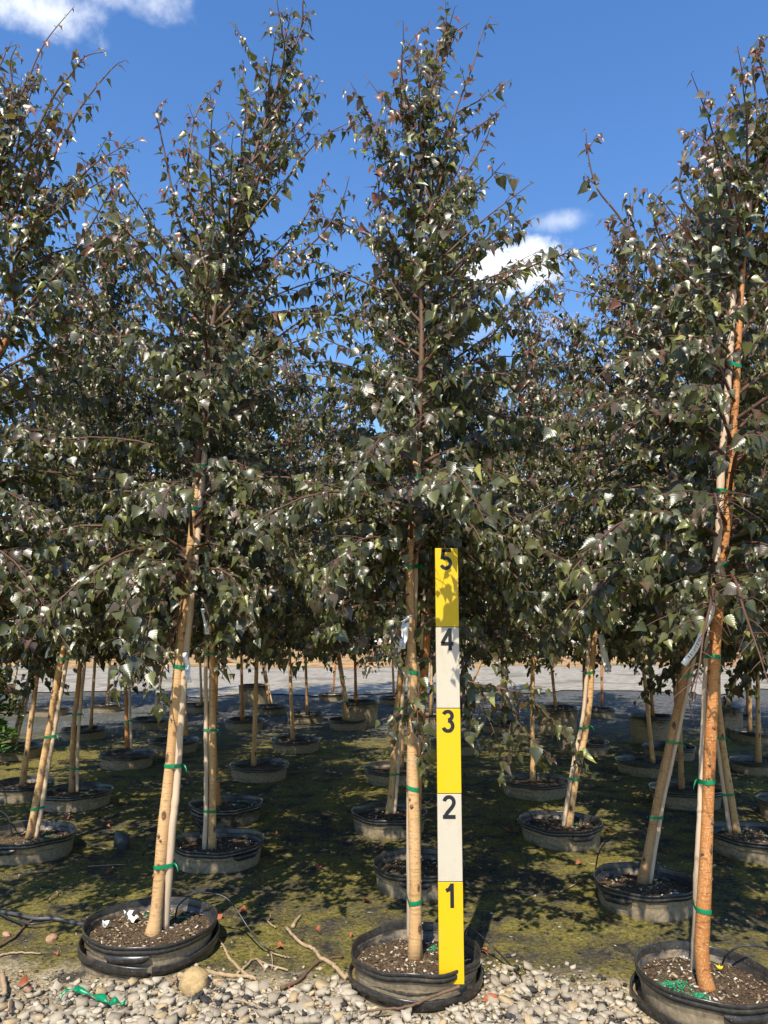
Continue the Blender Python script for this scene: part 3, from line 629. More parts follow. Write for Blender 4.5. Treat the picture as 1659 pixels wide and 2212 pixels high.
def make_tag(root, base, pts, w, wdir, bend=.01):
    """paper strip following world points"""
    Q = spline(pts, 14); wd = unit(np.asarray(wdir, float)); T = unit(np.gradient(Q, axis=0)); N = unit(np.cross(T, wd)); V = []; bl = []
    for i, q_ in enumerate(Q):
        o = N[i] * bend * math.sin(i * .8)
        V += [q_ + o - wd * w / 2, q_ + o + wd * w / 2, q_ + o + wd * w / 2 + N[i] * .0008, q_ + o - wd * w / 2 + N[i] * .0008]; t = i / 13; bl += [(0, t), (1, t), (1, t), (0, t)]
    Fq = np.array([[4 * s + a, 4 * s + (a + 1) % 4, 4 * s + 4 + (a + 1) % 4, 4 * s + 4 + a] for s in range(13) for a in range(4)])
    obj('plant_tag', V, Fq, 'tag', root, origin=base, blade=np.array(bl))
def zpx(v, Y): return at(829.5, v, Y)[2]
def pot_at(u, v, rim_h=RIMH):
    return gp(u, v, rim_h)
def pot_R(w, u, v, rim_h=RIMH):
    p = gp(u, v, rim_h); return w / 2 / F * (p[1] * cp + (rim_h - EYE) * sp)

# ---- front left tree (leaning) in the pot with the torn socket rim
pA = pot_at(327, 1986); RA = pot_R(281, 327, 1986)
make_pot(pA, RA, 'black pot with paper scraps in its soil, inside a torn socket pot', seed=1, grips=(-1.62, 1.5), chips=420, warp_amt=.7, fert=[(-.02, .15, .03, 130), (.1, .14, .012, 40)])
make_socket(pA, RA * .985, 'torn black socket pot whose split rim sags, beside the tan cobble', .085, .045, gap=(-1.28, .03), seed=1)
A_limbs = [dict(px=[(470, 620), (505, 480), (520, 400), (530, 280), (537, 200)], dy=-.1), dict(px=[(452, 700), (420, 560), (385, 475), (362, 360), (345, 280), (338, 240), (362, 212)], dy=-.25),
           dict(px=[(458, 640), (420, 480), (405, 390), (415, 280), (440, 215), (484, 172)], dy=.1), dict(px=[(480, 580), (550, 475), (610, 400), (655, 340), (705, 290), (795, 247)], dy=-.2),
           dict(px=[(560, 300), (595, 230), (640, 190), (668, 166)], dy=0.), dict(px=[(470, 760), (560, 640), (620, 575), (700, 500), (740, 430), (755, 380)], dy=-.3),
           dict(px=[(465, 700), (560, 590), (640, 500), (690, 410), (710, 370)], dy=.2), dict(px=[(450, 830), (350, 650), (290, 520), (240, 420), (262, 330)], dy=.15),
           dict(px=[(448, 860), (560, 760), (680, 670), (760, 610)], dy=.1), dict(px=[(440, 900), (320, 780), (230, 690), (170, 600)], dy=-.1),
           dict(px=[(405, 1270), (370, 1340), (309, 1396), (262, 1450), (236, 1515)], dy=-.25, dens=.9), dict(px=[(403, 1300), (365, 1400), (345, 1470), (352, 1530)], dy=-.2, dens=.8),
           dict(px=[(420, 1100), (500, 1100), (580, 1150), (640, 1220)], dy=-.35), dict(px=[(425, 1060), (340, 1040), (270, 1090), (210, 1180)], dy=-.3),
           dict(px=[(415, 1180), (480, 1230), (500, 1330), (490, 1400), (480, 1460)], dy=-.2, dens=.8), dict(px=[(415, 1150), (520, 1180), (600, 1260), (655, 1360)], dy=-.1)]
A = make_tree([(338, 1966), (351, 1810), (366, 1664), (378, 1534), (389, 1389), (402, 1270), (415, 1150), (429, 985), (441, 870), (455, 740), (470, 620), (505, 490), (560, 300), (600, 180), (665, 27)], (329, 2013), 0.,
              'tall leaning birch in the torn-rimmed pot, its leader bending over at the top', .0245, 'tan', 1, h0=1.46, zmin=1.02, Lmax=.84, nprim=76, zpow=1.55, dens=.98, q='hi', limbs=A_limbs, n_single=300)
YA = A[4]
SA = make_stake([gp(356, 2017, .06)] + [at(u, v, YA - .005) for u, v in ((371, 1810), (382, 1705), (395, 1516), (409, 1352), (426, 1193), (442, 1008), (449, 920))], .0155, 'long pale bamboo stake tied to the leaning birch over the torn-rimmed pot', seed=1)
for i, (v, tl) in enumerate(((1870, 1), (1653, 1), (1440, 0), (1100, 0), (1010, 0))): make_tie(A[0], A[1], A[2], A[3], SA[0], .0155, zpx(v, YA), tl, seed=i)
make_tag(A[0], A[1], [at(u, v, YA - .06) for u, v in ((400, 1410), (405, 1440), (408, 1475))], .022, (1, 0, .1)); make_tag(A[0], A[1], [at(u, v, YA + .02) for u, v in ((438, 1315), (445, 1345), (448, 1370))], .02, (1, .3, 0))

# ---- middle tree beside the measuring stick
pB = pot_at(897, 2046); RB = pot_R(275, 897, 2046)
make_pot(pB, RB, 'black pot with wavy rim holding the yellow and white measuring stick', seed=2, grips=(2.6,), chips=420, warp_amt=1.5, soil_drop=.045, fert=[(.07, .1, .015, 40)])
make_socket(pB, RB * 1.0, 'black socket pot with rolled lip around the measuring stick pot', .05, .045, seed=2)
B_limbs = [dict(px=[(908, 520), (895, 420), (888, 361), (874, 273), (867, 208), (867, 139), (884, 93), (930, 47)], dy=-.1), dict(px=[(911, 500), (951, 391), (967, 324), (981, 255), (999, 201), (1023, 137), (1046, 62), (1076, 51)], dy=-.15),
           dict(px=[(874, 290), (870, 255), (833, 222), (790, 164)], dy=-.1), dict(px=[(967, 330), (976, 255), (1039, 215), (1106, 171)], dy=-.05), dict(px=[(955, 400), (1000, 301), (1053, 259), (1097, 218)], dy=.15),
           dict(px=[(910, 600), (985, 530), (1044, 475), (1109, 425), (1149, 395)], dy=-.15), dict(px=[(910, 560), (870, 430), (845, 360), (822, 290), (800, 270)], dy=.1), dict(px=[(912, 690), (1010, 620), (1129, 575), (1214, 547)], dy=-.2),
           dict(px=[(912, 640), (1000, 560), (1070, 520), (1155, 470)], dy=.15), dict(px=[(908, 720), (840, 600), (790, 520), (765, 470)], dy=-.1), dict(px=[(908, 640), (860, 540), (825, 460), (815, 380), (800, 300)], dy=-.2),
           dict(px=[(911, 480), (960, 420), (1010, 370), (1050, 300), (1062, 260)], dy=-.25), dict(px=[(905, 880), (800, 780), (720, 740), (680, 720)], dy=-.1), dict(px=[(905, 860), (1010, 790), (1090, 770), (1170, 780)], dy=-.2),
           dict(px=[(889, 1430), (918, 1422), (942, 1422), (995, 1461), (1021, 1475), (1074, 1485), (1140, 1506), (1193, 1559), (1257, 1639), (1275, 1670)], dy=-.12, r=.007, dens=1.05), dict(px=[(1087, 1490), (1109, 1543), (1135, 1580), (1191, 1636)], dy=-.02, r=.003, dens=.95),
           dict(px=[(1015, 1474), (1040, 1520), (1065, 1575), (1080, 1620)], dy=-.03, r=.002, dens=.7), dict(px=[(892, 1370), (950, 1330), (1000, 1352), (1048, 1395), (1087, 1453), (1114, 1480)], dy=-.05, r=.006, dens=.75),
           dict(px=[(893, 1440), (913, 1464), (902, 1528), (905, 1600), (908, 1673)], dy=-.1, r=.0025, dens=.7), dict(px=[(890, 1500), (870, 1530), (849, 1545), (822, 1556)], dy=-.12, r=.0025, dens=.8),
           dict(px=[(888, 1240), (915, 1160), (960, 1115), (1015, 1130), (1050, 1190)], dy=-.3, r=.005), dict(px=[(888, 1260), (830, 1220), (770, 1250), (730, 1320), (700, 1370)], dy=-.3), dict(px=[(889, 1280), (860, 1300), (835, 1370), (825, 1430)], dy=-.2),
           dict(px=[(890, 1200), (990, 1160), (1080, 1200), (1150, 1290), (1190, 1370)], dy=-.1), dict(px=[(892, 1150), (800, 1120), (720, 1160), (660, 1250)], dy=-.15), dict(px=[(892, 1130), (1000, 1090), (1100, 1110), (1170, 1180)], dy=-.25)]
B = make_tree([(898, 1937), (894, 1755), (890, 1600), (892, 1475), (889, 1395), (885, 1239), (889, 1164), (900, 1000), (906, 890), (911, 760), (910, 600), (909, 405), (911, 278), (928, 192), (958, 93), (1013, 50)], (896, 2068), 0.,
              'upright birch standing directly beside the yellow and white measuring stick', .0235, 'tan', 2, h0=1.62, zmin=.5, Lmax=.74, nprim=66, zpow=1.75, dens=.95, q='hi', limbs=B_limbs, n_single=300)
YB = B[4]
SB = make_stake([gp(886, 2046, .06)] + [at(u, v, YB + .035) for u, v in ((885, 1755), (888, 1500), (896, 1300), (900, 1150), (903, 1010), (906, 940))], .013, 'pale bamboo stake half hidden behind the birch beside the measuring stick', seed=2)
for i, (v, tl) in enumerate(((1948, 0), (1702, 0), (1452, 0), (1225, 1), (1030, 0))): make_tie(B[0], B[1], B[2], B[3], SB[0], .013, zpx(v, YB), tl, seed=10 + i)
make_tag(B[0], B[1], [at(u, v, YB - .1) for u, v in ((885, 1330), (868, 1345), (862, 1380), (858, 1410))], .03, (1, .2, .25), .012); make_tag(B[0], B[1], [at(u, v, YB - .08) for u, v in ((878, 1345), (872, 1380), (868, 1402))], .028, (1, -.2, .1))
# ---- front right orange-barked tree
pC = pot_at(1528, 2097); RC = pot_R(300, 1528, 2097)
make_pot(pC, RC, 'black pot with green fertilizer granules under the orange-barked birch', seed=3, grips=(-1.45,), chips=420, tilt=(-.012, .0), soil_drop=.035, warp_amt=.6, fert=[(-.15, -.05, .03, 240), (-.09, -.12, .022, 130)])
make_socket(pC, RC * 1.03, 'black socket pot around the orange-barked birch, lip half buried in gravel', .055, .03, seed=3)
C_limbs = [dict(px=[(1592, 740), (1549, 640), (1470, 600), (1394, 565), (1339, 470), (1289, 405), (1269, 325), (1266, 282)], dy=-.2), dict(px=[(1600, 620), (1570, 480), (1544, 380), (1549, 280), (1579, 205)], dy=-.1),
           dict(px=[(1612, 500), (1640, 330), (1634, 225), (1629, 140), (1657, 75)], dy=-.15), dict(px=[(1598, 640), (1530, 500), (1470, 420), (1480, 330), (1500, 280)], dy=-.2), dict(px=[(1394, 565), (1360, 490), (1370, 430), (1378, 400)], dy=.05),
           dict(px=[(1480, 600), (1420, 500), (1415, 440), (1440, 400)], dy=-.1), dict(px=[(1590, 760), (1480, 700), (1370, 660), (1290, 640), (1205, 620)], dy=-.1), dict(px=[(1588, 800), (1450, 760), (1340, 780), (1260, 840)], dy=-.25),
           dict(px=[(1605, 560), (1650, 480), (1690, 400)], dy=.0), dict(px=[(1600, 600), (1660, 560), (1740, 500)], dy=.1), dict(px=[(1575, 1110), (1480, 1080), (1400, 1120), (1340, 1200)], dy=-.2), dict(px=[(1562, 1220), (1510, 1230), (1480, 1290), (1462, 1340)], dy=-.3),
           dict(px=[(1566, 1200), (1600, 1260), (1630, 1350), (1650, 1430)], dy=-.25), dict(px=[(1545, 1370), (1510, 1440), (1490, 1510), (1500, 1560)], dy=-.05, dens=.8), dict(px=[(1580, 990), (1640, 980), (1700, 1040)], dy=-.2), dict(px=[(1580, 960), (1490, 900), (1400, 900), (1320, 960)], dy=-.15)]
C = make_tree([(1516, 2070), (1523, 1900), (1531, 1682), (1537, 1550), (1543, 1420), (1556, 1270), (1566, 1160), (1575, 1090), (1580, 980), (1590, 850), (1597, 700), (1612, 500), (1640, 365), (1665, 240), (1672, 150)], (1532, 2138), 0.,
              'orange-barked birch with a kinked base in the pot with green granules', .0235, 'orange', 3, h0=1.46, Lmax=.84, nprim=74, zpow=1.55, dens=.98, q='hi', limbs=C_limbs, n_single=300)
YC = C[4]
SC = make_stake([gp(1499, 2102, .06)] + [at(u, v, YC + .03) for u, v in ((1510, 1864), (1519, 1646), (1527, 1470), (1535, 1352))], .0145, 'short pointed bamboo stake tied left of the orange-barked birch trunk', pointed=True, seed=3)
SC2 = make_stake([at(u, v, YC - .012) for u, v in ((1538, 1290), (1548, 1210), (1556, 1110), (1562, 980), (1576, 830), (1585, 690), (1590, 610))], .0145, 'upper pale bamboo stake tied to the crown of the orange-barked birch', seed=4)
for i, (v, tl, S_) in enumerate(((1965, 0, SC), (1688, -1, SC), (1418, -1, SC), (1222, 0, SC2), (1063, 0, SC2), (790, 0, SC2))): make_tie(C[0], C[1], C[2], C[3], S_[0], .0145, zpx(v, YC), tl, seed=20 + i)
make_tag(C[0], C[1], [at(u, v, YC - .1) for u, v in ((1540, 1300), (1528, 1345), (1508, 1385), (1478, 1436))], .026, (.7, .3, -.5), .006); make_tag(C[0], C[1], [at(u, v, YC - .08) for u, v in ((1555, 1265), (1545, 1285), (1535, 1300))], .03, (1, 0, .4)); make_tag(C[0], C[1], [at(u, v, YC - .03) for u, v in ((1568, 1248), (1576, 1256), (1584, 1264))], .022, (.5, 0, .8))
# ---- tree past the left edge of the frame whose top leans into view
Zb = np.array([-2.12, 3.25]); 
Z_limbs = [dict(px=[(-10, 480), (0, 330), (30, 235), (55, 185), (95, 95), (160, 14)], dy=-.1), dict(px=[(20, 480), (50, 350), (115, 210), (150, 165), (185, 122), (228, 112)], dy=-.15), dict(px=[(40, 480), (100, 370), (145, 280), (190, 210), (245, 145), (270, 130)], dy=-.1),
           dict(px=[(0, 380), (25, 200), (22, 135), (38, 95)], dy=-.1), dict(px=[(30, 560), (130, 430), (210, 350), (300, 300)], dy=-.2), dict(px=[(30, 620), (150, 560), (240, 540), (310, 560)], dy=-.15), dict(px=[(20, 700), (130, 690), (220, 730)], dy=-.2), dict(px=[(40, 520), (110, 420), (180, 380), (240, 280)], dy=.1)]
def fit_px(p):  # pixel of a world point
    u, v = project(np.array(p)); return float(u[0]), float(v[0])
Zu = fit_px((Zb[0], Zb[1], RIMH - .035))
make_pot((Zb[0], Zb[1], RIMH), .25, 'black pot under the birch that leans in beside the gravel corner', seed=4, grips=(-1.5,))
Z = make_tree([fit_px((-2.04, 3.25, .7)), fit_px((-1.93, 3.25, 1.4)), (-60, 950), (10, 740), (36, 690), (30, 560), (5, 430), (-25, 250), (-40, 120)], Zu, 0.,
              'birch leaning in from the end of the front row, three wispy shoots at its top', .024, 'orange', 4, h0=1.42, Lmax=.86, nprim=74, zpow=1.4, dens=1.0, q='hi', limbs=Z_limbs, n_single=200)
# ------------------------------------------------------------------ the rows behind
G2 = 'birches in the shaded rows behind the front trees'; GP2 = 'pots sunk in the shaded rows behind'; GS2 = 'stakes in the shaded rows behind'
ROWS = [
 # key, pot (u, v, width), trunk base, trunk pixels, ztop, bark, seed, stake side, label or None, singles, pot label
 ('D', (64, 1797, 208), (62, 1811), [(100, 1609), (124, 1463), (143, 1371), (160, 1275), (195, 1080)], 4.1, 'tan', 11, 1, 'leaning birch with two white paper tags on its tan trunk', 130, 'dusty black pot with green granules under the doubly tagged leaning birch'),
 ('E', (472, 1812, 195), (458, 1832), [(459, 1700), (459, 1556), (458, 1371), (452, 1250)], 4.0, 'tan', 12, -1, 'birch hidden behind its stake in the ridged dusty pot', 130, 'ridged dusty black pot half hidden behind the leaning front birch'),
 ('G', (905, 1861, 200), (899, 1878), [(903, 1700), (908, 1600), (916, 1480), (925, 1350), (936, 1180)], 3.9, 'orange', 13, -1, 'orange-trunked birch close behind the measuring stick and its birch', 130, 'dusty black pot standing right behind the measuring stick'),
 ('K', (1393, 1897, 218), (1384, 1908), [(1422, 1719), (1439, 1640), (1466, 1516), (1484, 1425), (1497, 1352), (1525, 1200)], 3.9, 'brown', 14, 1, 'birch leaning right under a wire-like drip hoop beside the orange-barked birch', 130, 'muddy-sided black pot with a large drip hoop over it'),
 ('J', (1211, 1771, 178), (1228, 1784), [(1244, 1682), (1270, 1552), (1280, 1425), (1291, 1316), (1302, 1243), (1318, 1130), (1335, 970)], 3.9, 'tan', 15, -1, 'leaning birch with pale trunk and a white tag, behind the drooping branch', 130, 'dusty black pot with small drip hoop at its side'),
 ('L', (1632, 1797, 190), (1593, 1797), [(1579, 1719), (1564, 1625), (1553, 1534), (1550, 1462), (1552, 1330)], 3.9, 'tan', 16, -1, 'birch leaning left behind the orange-barked birch, grey-tan trunk', 100, 'black pot with a green patch behind the orange-barked birch'),
 ('N', (168, 1705, 146), (155, 1711), [(159, 1569), (172, 1450), (182, 1250)], 3.9, 'brown', 17, 1, 'dark orange birch trunk beside the doubly tagged leaning birch', 80, 'dusty pot with green netting-like granules beside the doubly tagged birch'),
 ('F', (489, 1732, 156), (472, 1741), [(462, 1609), (465, 1477), (466, 1350)], 4.0, 'orange', 18, -1, 'orange birch right behind the birch with ridged dusty pot', 80, 'dark pot right behind the ridged dusty pot'),
 ('H', (841, 1751, 163), (839, 1756), [(847, 1690), (855, 1554), (863, 1475), (872, 1350)], 4.0, 'tan', 19, 1, 'brown-based birch leaning towards the measuring stick', 80, 'dusty pot just left of the measuring stick birch, in half shade'),
 ('M', (1154, 1682, 143), (1151, 1688), [(1150, 1554), (1151, 1395), (1153, 1250)], 3.9, 'tan', 20, 0, 'upright birch whose trunk rises behind the low drooping branch', 80, 'muddy pot below the low drooping branch, in shade'),
]
for i, (u, v, w, bu, bv, tu, tv, zt, bk, sd) in enumerate([
 (275, 1626, 130, 275, 1622, 271, 1453, 4.0, 'orange', 1), (34, 1610, 150, 24, 1613, 69, 1437, 3.8, 'brown', 1), (323, 1552, 95, 333, 1545, 346, 1477, 4.1, 'tan', 0), (560, 1649, 132, 548, 1654, 555, 1411, 4.0, 'tan', 0),
 (639, 1596, 114, 633, 1598, 626, 1430, 3.7, 'tan', 0), (528, 1553, 93, 524, 1556, 521, 1397, 4.1, 'orange', 0), (586, 1524, 82, 584, 1523, 566, 1430, 4.1, 'brown', 1), (753, 1553, 95, 752, 1557, 729, 1411, 3.6, 'tan', 1),
 (718, 1498, 77, 718, 1499, 727, 1410, 3.8, 'orange', 0), (851, 1505, 72, 851, 1506, 848, 1420, 4.0, 'tan', 0), (850, 1656, 130, 866, 1660, 872, 1450, 3.8, 'brown', 0), (1003, 1512, 80, 1003, 1512, 1042, 1424, 4.0, 'brown', 0),
 (111, 1527, 90, 120, 1526, 128, 1420, 4.2, 'tan', 0), (182, 1573, 98, 196, 1574, 205, 1430, 4.1, 'brown', 0), (375, 1597, 110, 402, 1592, 398, 1430, 4.0, 'tan', 0), (1392, 1640, 122, 1411, 1648, 1388, 1420, 4.0, 'tan', 0),
 (1445, 1610, 110, 1470, 1620, 1450, 1400, 4.1, 'brown', 0), (1480, 1700, 150, 1472, 1704, 1466, 1480, 3.8, 'brown', 0), (1590, 1545, 88, 1615, 1544, 1612, 1430, 4.2, 'orange', 0), (1640, 1580, 110, 1640, 1578, 1636, 1440, 4.1, 'tan', 0),
 (1260, 1600, 118, 1262, 1604, 1262, 1430, 3.7, 'brown', 0), (1290, 1530, 90, 1300, 1530, 1300, 1420, 4.0, 'orange', 0), (980, 1600, 112, 990, 1604, 1000, 1440, 3.8, 'tan', 0), (1085, 1560, 98, 1090, 1562, 1085, 1430, 4.0, 'brown', 0),
 (430, 1520, 82, 436, 1522, 432, 1420, 4.2, 'tan', 0), (228, 1520, 82, 232, 1520, 238, 1420, 4.2, 'brown', 0), (20, 1525, 90, 24, 1526, 40, 1420, 4.2, 'tan', 0), (660, 1540, 88, 664, 1542, 660, 1420, 3.6, 'brown', 0), (928, 1540, 88, 930, 1542, 934, 1420, 3.9, 'tan', 0)]):
    Yr = pot_at(u, v)[1]; zt = min(5.5, 1.36 + .375 * Yr) * (.93 + .1 * math.sin(i * 2.3))
    ROWS.append(('r%d' % i, (u, v, w), (bu, bv), [(tu, tv)], zt, bk, 40 + i, sd, None, 0, None))
for i, (u, v, w, bu, bv, tu, tv) in enumerate([(777, 1514, 82, 769, 1517, 767, 1424), (549, 1479, 85, 552, 1480, 556, 1410), (1204, 1526, 88, 1201, 1530, 1191, 1435), (1406, 1545, 92, 1410, 1548, 1404, 1430), (1560, 1530, 84, 1567, 1531, 1600, 1430)]):
    ROWS.append(('raised%d' % i, (u, v, w), (bu, bv), [(tu, tv)], 4.8, ('orange', 'tan', 'brown')[i % 3], 70 + i, 0, ['birch in a tall pot standing proud beyond the other pots, orange trunk', None, None, None, None][i] and None, 0, None))
ANCH = [('the doubly tagged birch', 66, 1797), ('the torn-rimmed pot', 300, 1986), ('the ridged dusty pot', 472, 1812), ('the left-hand pot beside the measuring stick birch', 760, 1751), ('the measuring stick', 930, 1861), ('the low drooping branch', 1150, 1682), ('the birch with the large drip hoop', 1400, 1897), ('the orange-barked birch', 1570, 2097)]
ANCH[3] = ('the brown-based leaning birch', 760, 1751); ANCH[6] = ('the large drip hoop', 1400, 1897)
ORD = ['first', 'second', 'third', 'fourth', 'fifth', 'sixth', 'seventh', 'eighth', 'ninth']
NAMED = {}
for a_i in range(len(ANCH)):
    mine = [rw for rw in ROWS if rw[0][0] == 'r' and min(range(len(ANCH)), key=lambda j: abs(ANCH[j][1] - rw[2][0])) == a_i]
    mine.sort(key=lambda rw: -rw[2][1])
    for k, rw in enumerate(mine):
        bw = {'tan': 'pale tan', 'orange': 'orange', 'brown': 'brown'}[rw[5]]; tall = rw[0].startswith('raised'); w_ = ORD[k] + ' one'
        NAMED[rw[0]] = ('slim birch with %s trunk, %s of those behind %s' % (bw, ORD[k], ANCH[a_i][0]), '%s black pot of the %s slim birch behind %s' % ('tall' if tall else 'sunken dusty', ORD[k], ANCH[a_i][0]), 'bamboo stake of the %s slim birch behind %s' % (ORD[k], ANCH[a_i][0]))
PROTO = {}
for key, (u, v, w), b, px, zt, bk, seed, side, label, ns, plabel in ROWS:
    rh = .33 if key.startswith('raised') else RIMH; pc = pot_at(u, v, rh); Rp = float(np.clip(pot_R(w, u, v, rh), .2, .27)); near = pc[1] < 5.8
    make_pot(pc, Rp, plabel or NAMED[key][1], rim_h=rh, seed=seed, n=56 if near else 30, grips=(-1.6 + .9 * math.sin(seed * 1.7),) if near else (), group=None if plabel else ('tall pots standing on the ground' if rh > .2 else GP2), chips=160 if near else 0, muddy=1.1 if key != 'F' else .3,
             fert=[(.05, .03, .05, 120)] if key in 'DNLJF' else None)
    q = 'md' if pc[1] < 5.8 else ('lo' if pc[1] < 9 else 'xl')
    pool = PROTO.setdefault(q, []) if q in ('lo', 'xl') else None; use = None
    if pool is not None and len(pool) >= 5: use = min(pool, key=lambda t_: abs(t_[2][-1, 2] - zt) + .5 * random.random())
    T = make_tree(px, b, zt, label or NAMED[key][0], .021 if near else .02, bk, seed, h0=1.3 if near else 1.12, zmin=1.1 if near else .88, Lmax=.95 if near else 1.0, nprim=84, dens=1.2 if near else 1.3, q=q, n_single=ns, group=None if label else ('birches in tall pots' if rh > .2 else G2), straight=.75, soil_z=rh - .035, proto=use)
    if pool is not None and use is None: pool.append(T)
    if side:
        Y0 = T[4]; top = .62 * (T[2][-1, 2]); zs = np.linspace(RIMH - .05, top if key != 'E' else zpx(1340, Y0), 8); rt = .02
        off = [side * (.034 if k else .04) for k in range(8)]
        SP = [path_at(T[2], max(z, T[2][0, 2] + .01)) + np.array([o_, -.012 if key in 'EJ' else .008, 0]) for z, o_ in zip(zs, off)]
        for p_, z in zip(SP, zs): p_[2] = z
        S_ = make_stake(SP, .0125, {'D': 'pale bamboo stake tied to the doubly tagged leaning birch', 'E': 'short bamboo stake standing in the ridged dusty pot', 'G': 'bamboo stake of the orange-trunked birch behind the measuring stick', 'K': 'pale bamboo stake of the birch under the large drip hoop', 'J': 'pale bamboo stake of the birch behind the drooping branch', 'L': 'bamboo stake of the left-leaning birch behind the orange-barked one', 'N': 'bamboo stake beside the dark orange trunk', 'F': 'bamboo stake of the orange birch behind the ridged pot', 'H': 'bamboo stake of the brown birch leaning towards the measuring stick'}.get(key) or NAMED[key][2],
                        None if label else GS2, seed=seed)
        for k, z in enumerate((.33, .72, 1.12, 1.5)): make_tie(T[0], T[1], T[2], T[3], S_[0], .0125, z + .07 * math.sin(seed + k), 1 if k % 2 else 0, h=.014, seed=seed * 5 + k)
    if key == 'D':
        make_tag(T[0], T[1], [at(u_, v_, T[4] - .05) for u_, v_ in ((128, 1355), (122, 1375), (112, 1400), (104, 1420))], .05, (.95, 0, .25)); make_tag(T[0], T[1], [at(u_, v_, T[4] - .05) for u_, v_ in ((142, 1296), (158, 1306), (170, 1312), (184, 1324))], .04, (-.4, 0, .9))
    if key == 'J': make_tag(T[0], T[1], [at(u_, v_, T[4] - .05) for u_, v_ in ((1296, 1370), (1304, 1400), (1310, 1440), (1314, 1452))], .045, (1, 0, 0))
# trees past both edges that close the rows
for i, (x, y) in enumerate([(-3.05, 4.7), (-2.9, 6.2), (2.95, 5.6), (3.5, 7.2), (-4.3, 7.4), (2.6, 3.05), (4.4, 9.2)]):
    b = fit_px((x, y, RIMH - .035)); make_pot((x, y, RIMH), .24, 'black sunken pot of a birch at the outer end of a row', seed=80 + i, n=30, grips=(), group='pots at the row ends')
    make_tree([fit_px((x + .08, y, 1.3))], b, 4.4, 'leafy tan-barked birch closing the outer end of a row', .021, 'tan', 80 + i, Lmax=.95, nprim=62, q='lo', group='birches at the row ends', proto=PROTO['lo'][i % 5])
# ------------------------------------------------------------------ measuring stick
MX = gp(975.5, 2097, .118)[0]; SW_ = .091; SD = .019; z0, z1 = .072, 1.663
st = thing('measuring_stick', 'yellow and white painted wooden measuring stick numbered 1 to 5', 'measuring stick', (MX, STICK_Y, z0))
zb = [z0, .4218, .7336, 1.046, 1.354, z1]
def box(x0, x1, y0, y1, z0_, z1_):
    V = [(x, y, z) for z in (z0_, z1_) for y in (y0, y1) for x in (x0, x1)]
    return V, [(0, 2, 3, 1), (4, 5, 7, 6), (0, 1, 5, 4), (2, 6, 7, 3), (0, 4, 6, 2), (1, 3, 7, 5)]
def arc_pts(cx, cy, rx, ry, a0, a1, n=14): return [(cx + rx * math.cos(R(a)), cy + ry * math.sin(R(a))) for a in np.linspace(a0, a1, n)]
DIGITS = {1: ([[(.36, 0), (.36, 1)]], [[(.10, .70), (.24, .76), (.36, .94)]]),
          2: ([arc_pts(.28, .70, .215, .225, 168, -28) + [(.40, .48), (.20, .26), (.09, .085)]], [[(.0, .085), (.56, .085)]]),
          3: ([arc_pts(.27, .735, .195, .19, 160, -88, 16)], [arc_pts(.27, .30, .215, .23, 88, -160, 18)]),
          4: ([[(.42, 0), (.42, 1)]], [[(.40, .93), (.06, .33)], [(.0, .30), (.58, .30)]]),
          5: ([arc_pts(.265, .32, .215, .24, 125, -158, 18)], [[(.155, .92), (.10, .50)], [(.10, .915), (.52, .915)]])}
def digit_mesh(n, w=.165):
    V, Fd = [], []
    for st_ in DIGITS[n][0] + DIGITS[n][1]:
        P = np.array(st_); T = unit(np.gradient(P, axis=0)); Nn = np.stack([-T[:, 1], T[:, 0]], -1) * (w / 2); b0 = len(V); y_ = -.0006 - .0003 * (len(V) > 0) - .0002 * (len(V) > 40)
        for p_, n_ in zip(P, Nn): V += [(p_[0] + n_[0] - .28, y_, p_[1] + n_[1]), (p_[0] - n_[0] - .28, y_, p_[1] - n_[1]), (p_[0] + n_[0] - .28, .001, p_[1] + n_[1]), (p_[0] - n_[0] - .28, .001, p_[1] - n_[1])]
        for i in range(len(P) - 1):
            a_ = b0 + 4 * i; Fd += [(a_, a_ + 1, a_ + 5, a_ + 4), (a_ + 2, a_ + 6, a_ + 7, a_ + 3), (a_, a_ + 4, a_ + 6, a_ + 2), (a_ + 1, a_ + 3, a_ + 7, a_ + 5)]
    V = np.array(V); V[:, 2] = np.clip(V[:, 2], 0, 1.0); return V, Fd
for k in range(5):
    V, Fc = box(-SW_ / 2 + .0004 * k, SW_ / 2 + .0003 * (-1) ** k, 0, SD, zb[k] - z0 + (.0015 if k else 0), zb[k + 1] - z0 - .0015)
    o = obj('panel', V, Fc, 'yellow' if k % 2 == 0 else 'white', st, smooth=False); bv = o.modifiers.new('bevel', 'BEVEL'); bv.width = .0015; bv.segments = 2
    o['label'] = 'yellow painted foot of the stick' if k % 2 == 0 else 'scuffed off-white painted foot of the stick'
    Vd, Fd = digit_mesh(k + 1); Vd = Vd * [.085, 1, .085] + [-.0015, 0, zb[k + 1] - z0 - .085 - (.005 if k < 4 else .003)]
    d = obj('digit', Vd, Fd, 'ink', o, smooth=False); d['label'] = 'black numeral %d painted on the stick' % (k + 1)
V, Fc = box(-SW_ / 2 + .004, SW_ / 2 - .004, .003, SD - .003, 0, z1 - z0 - .004); obj('core_board', V, Fc, 'seam', st, smooth=False)
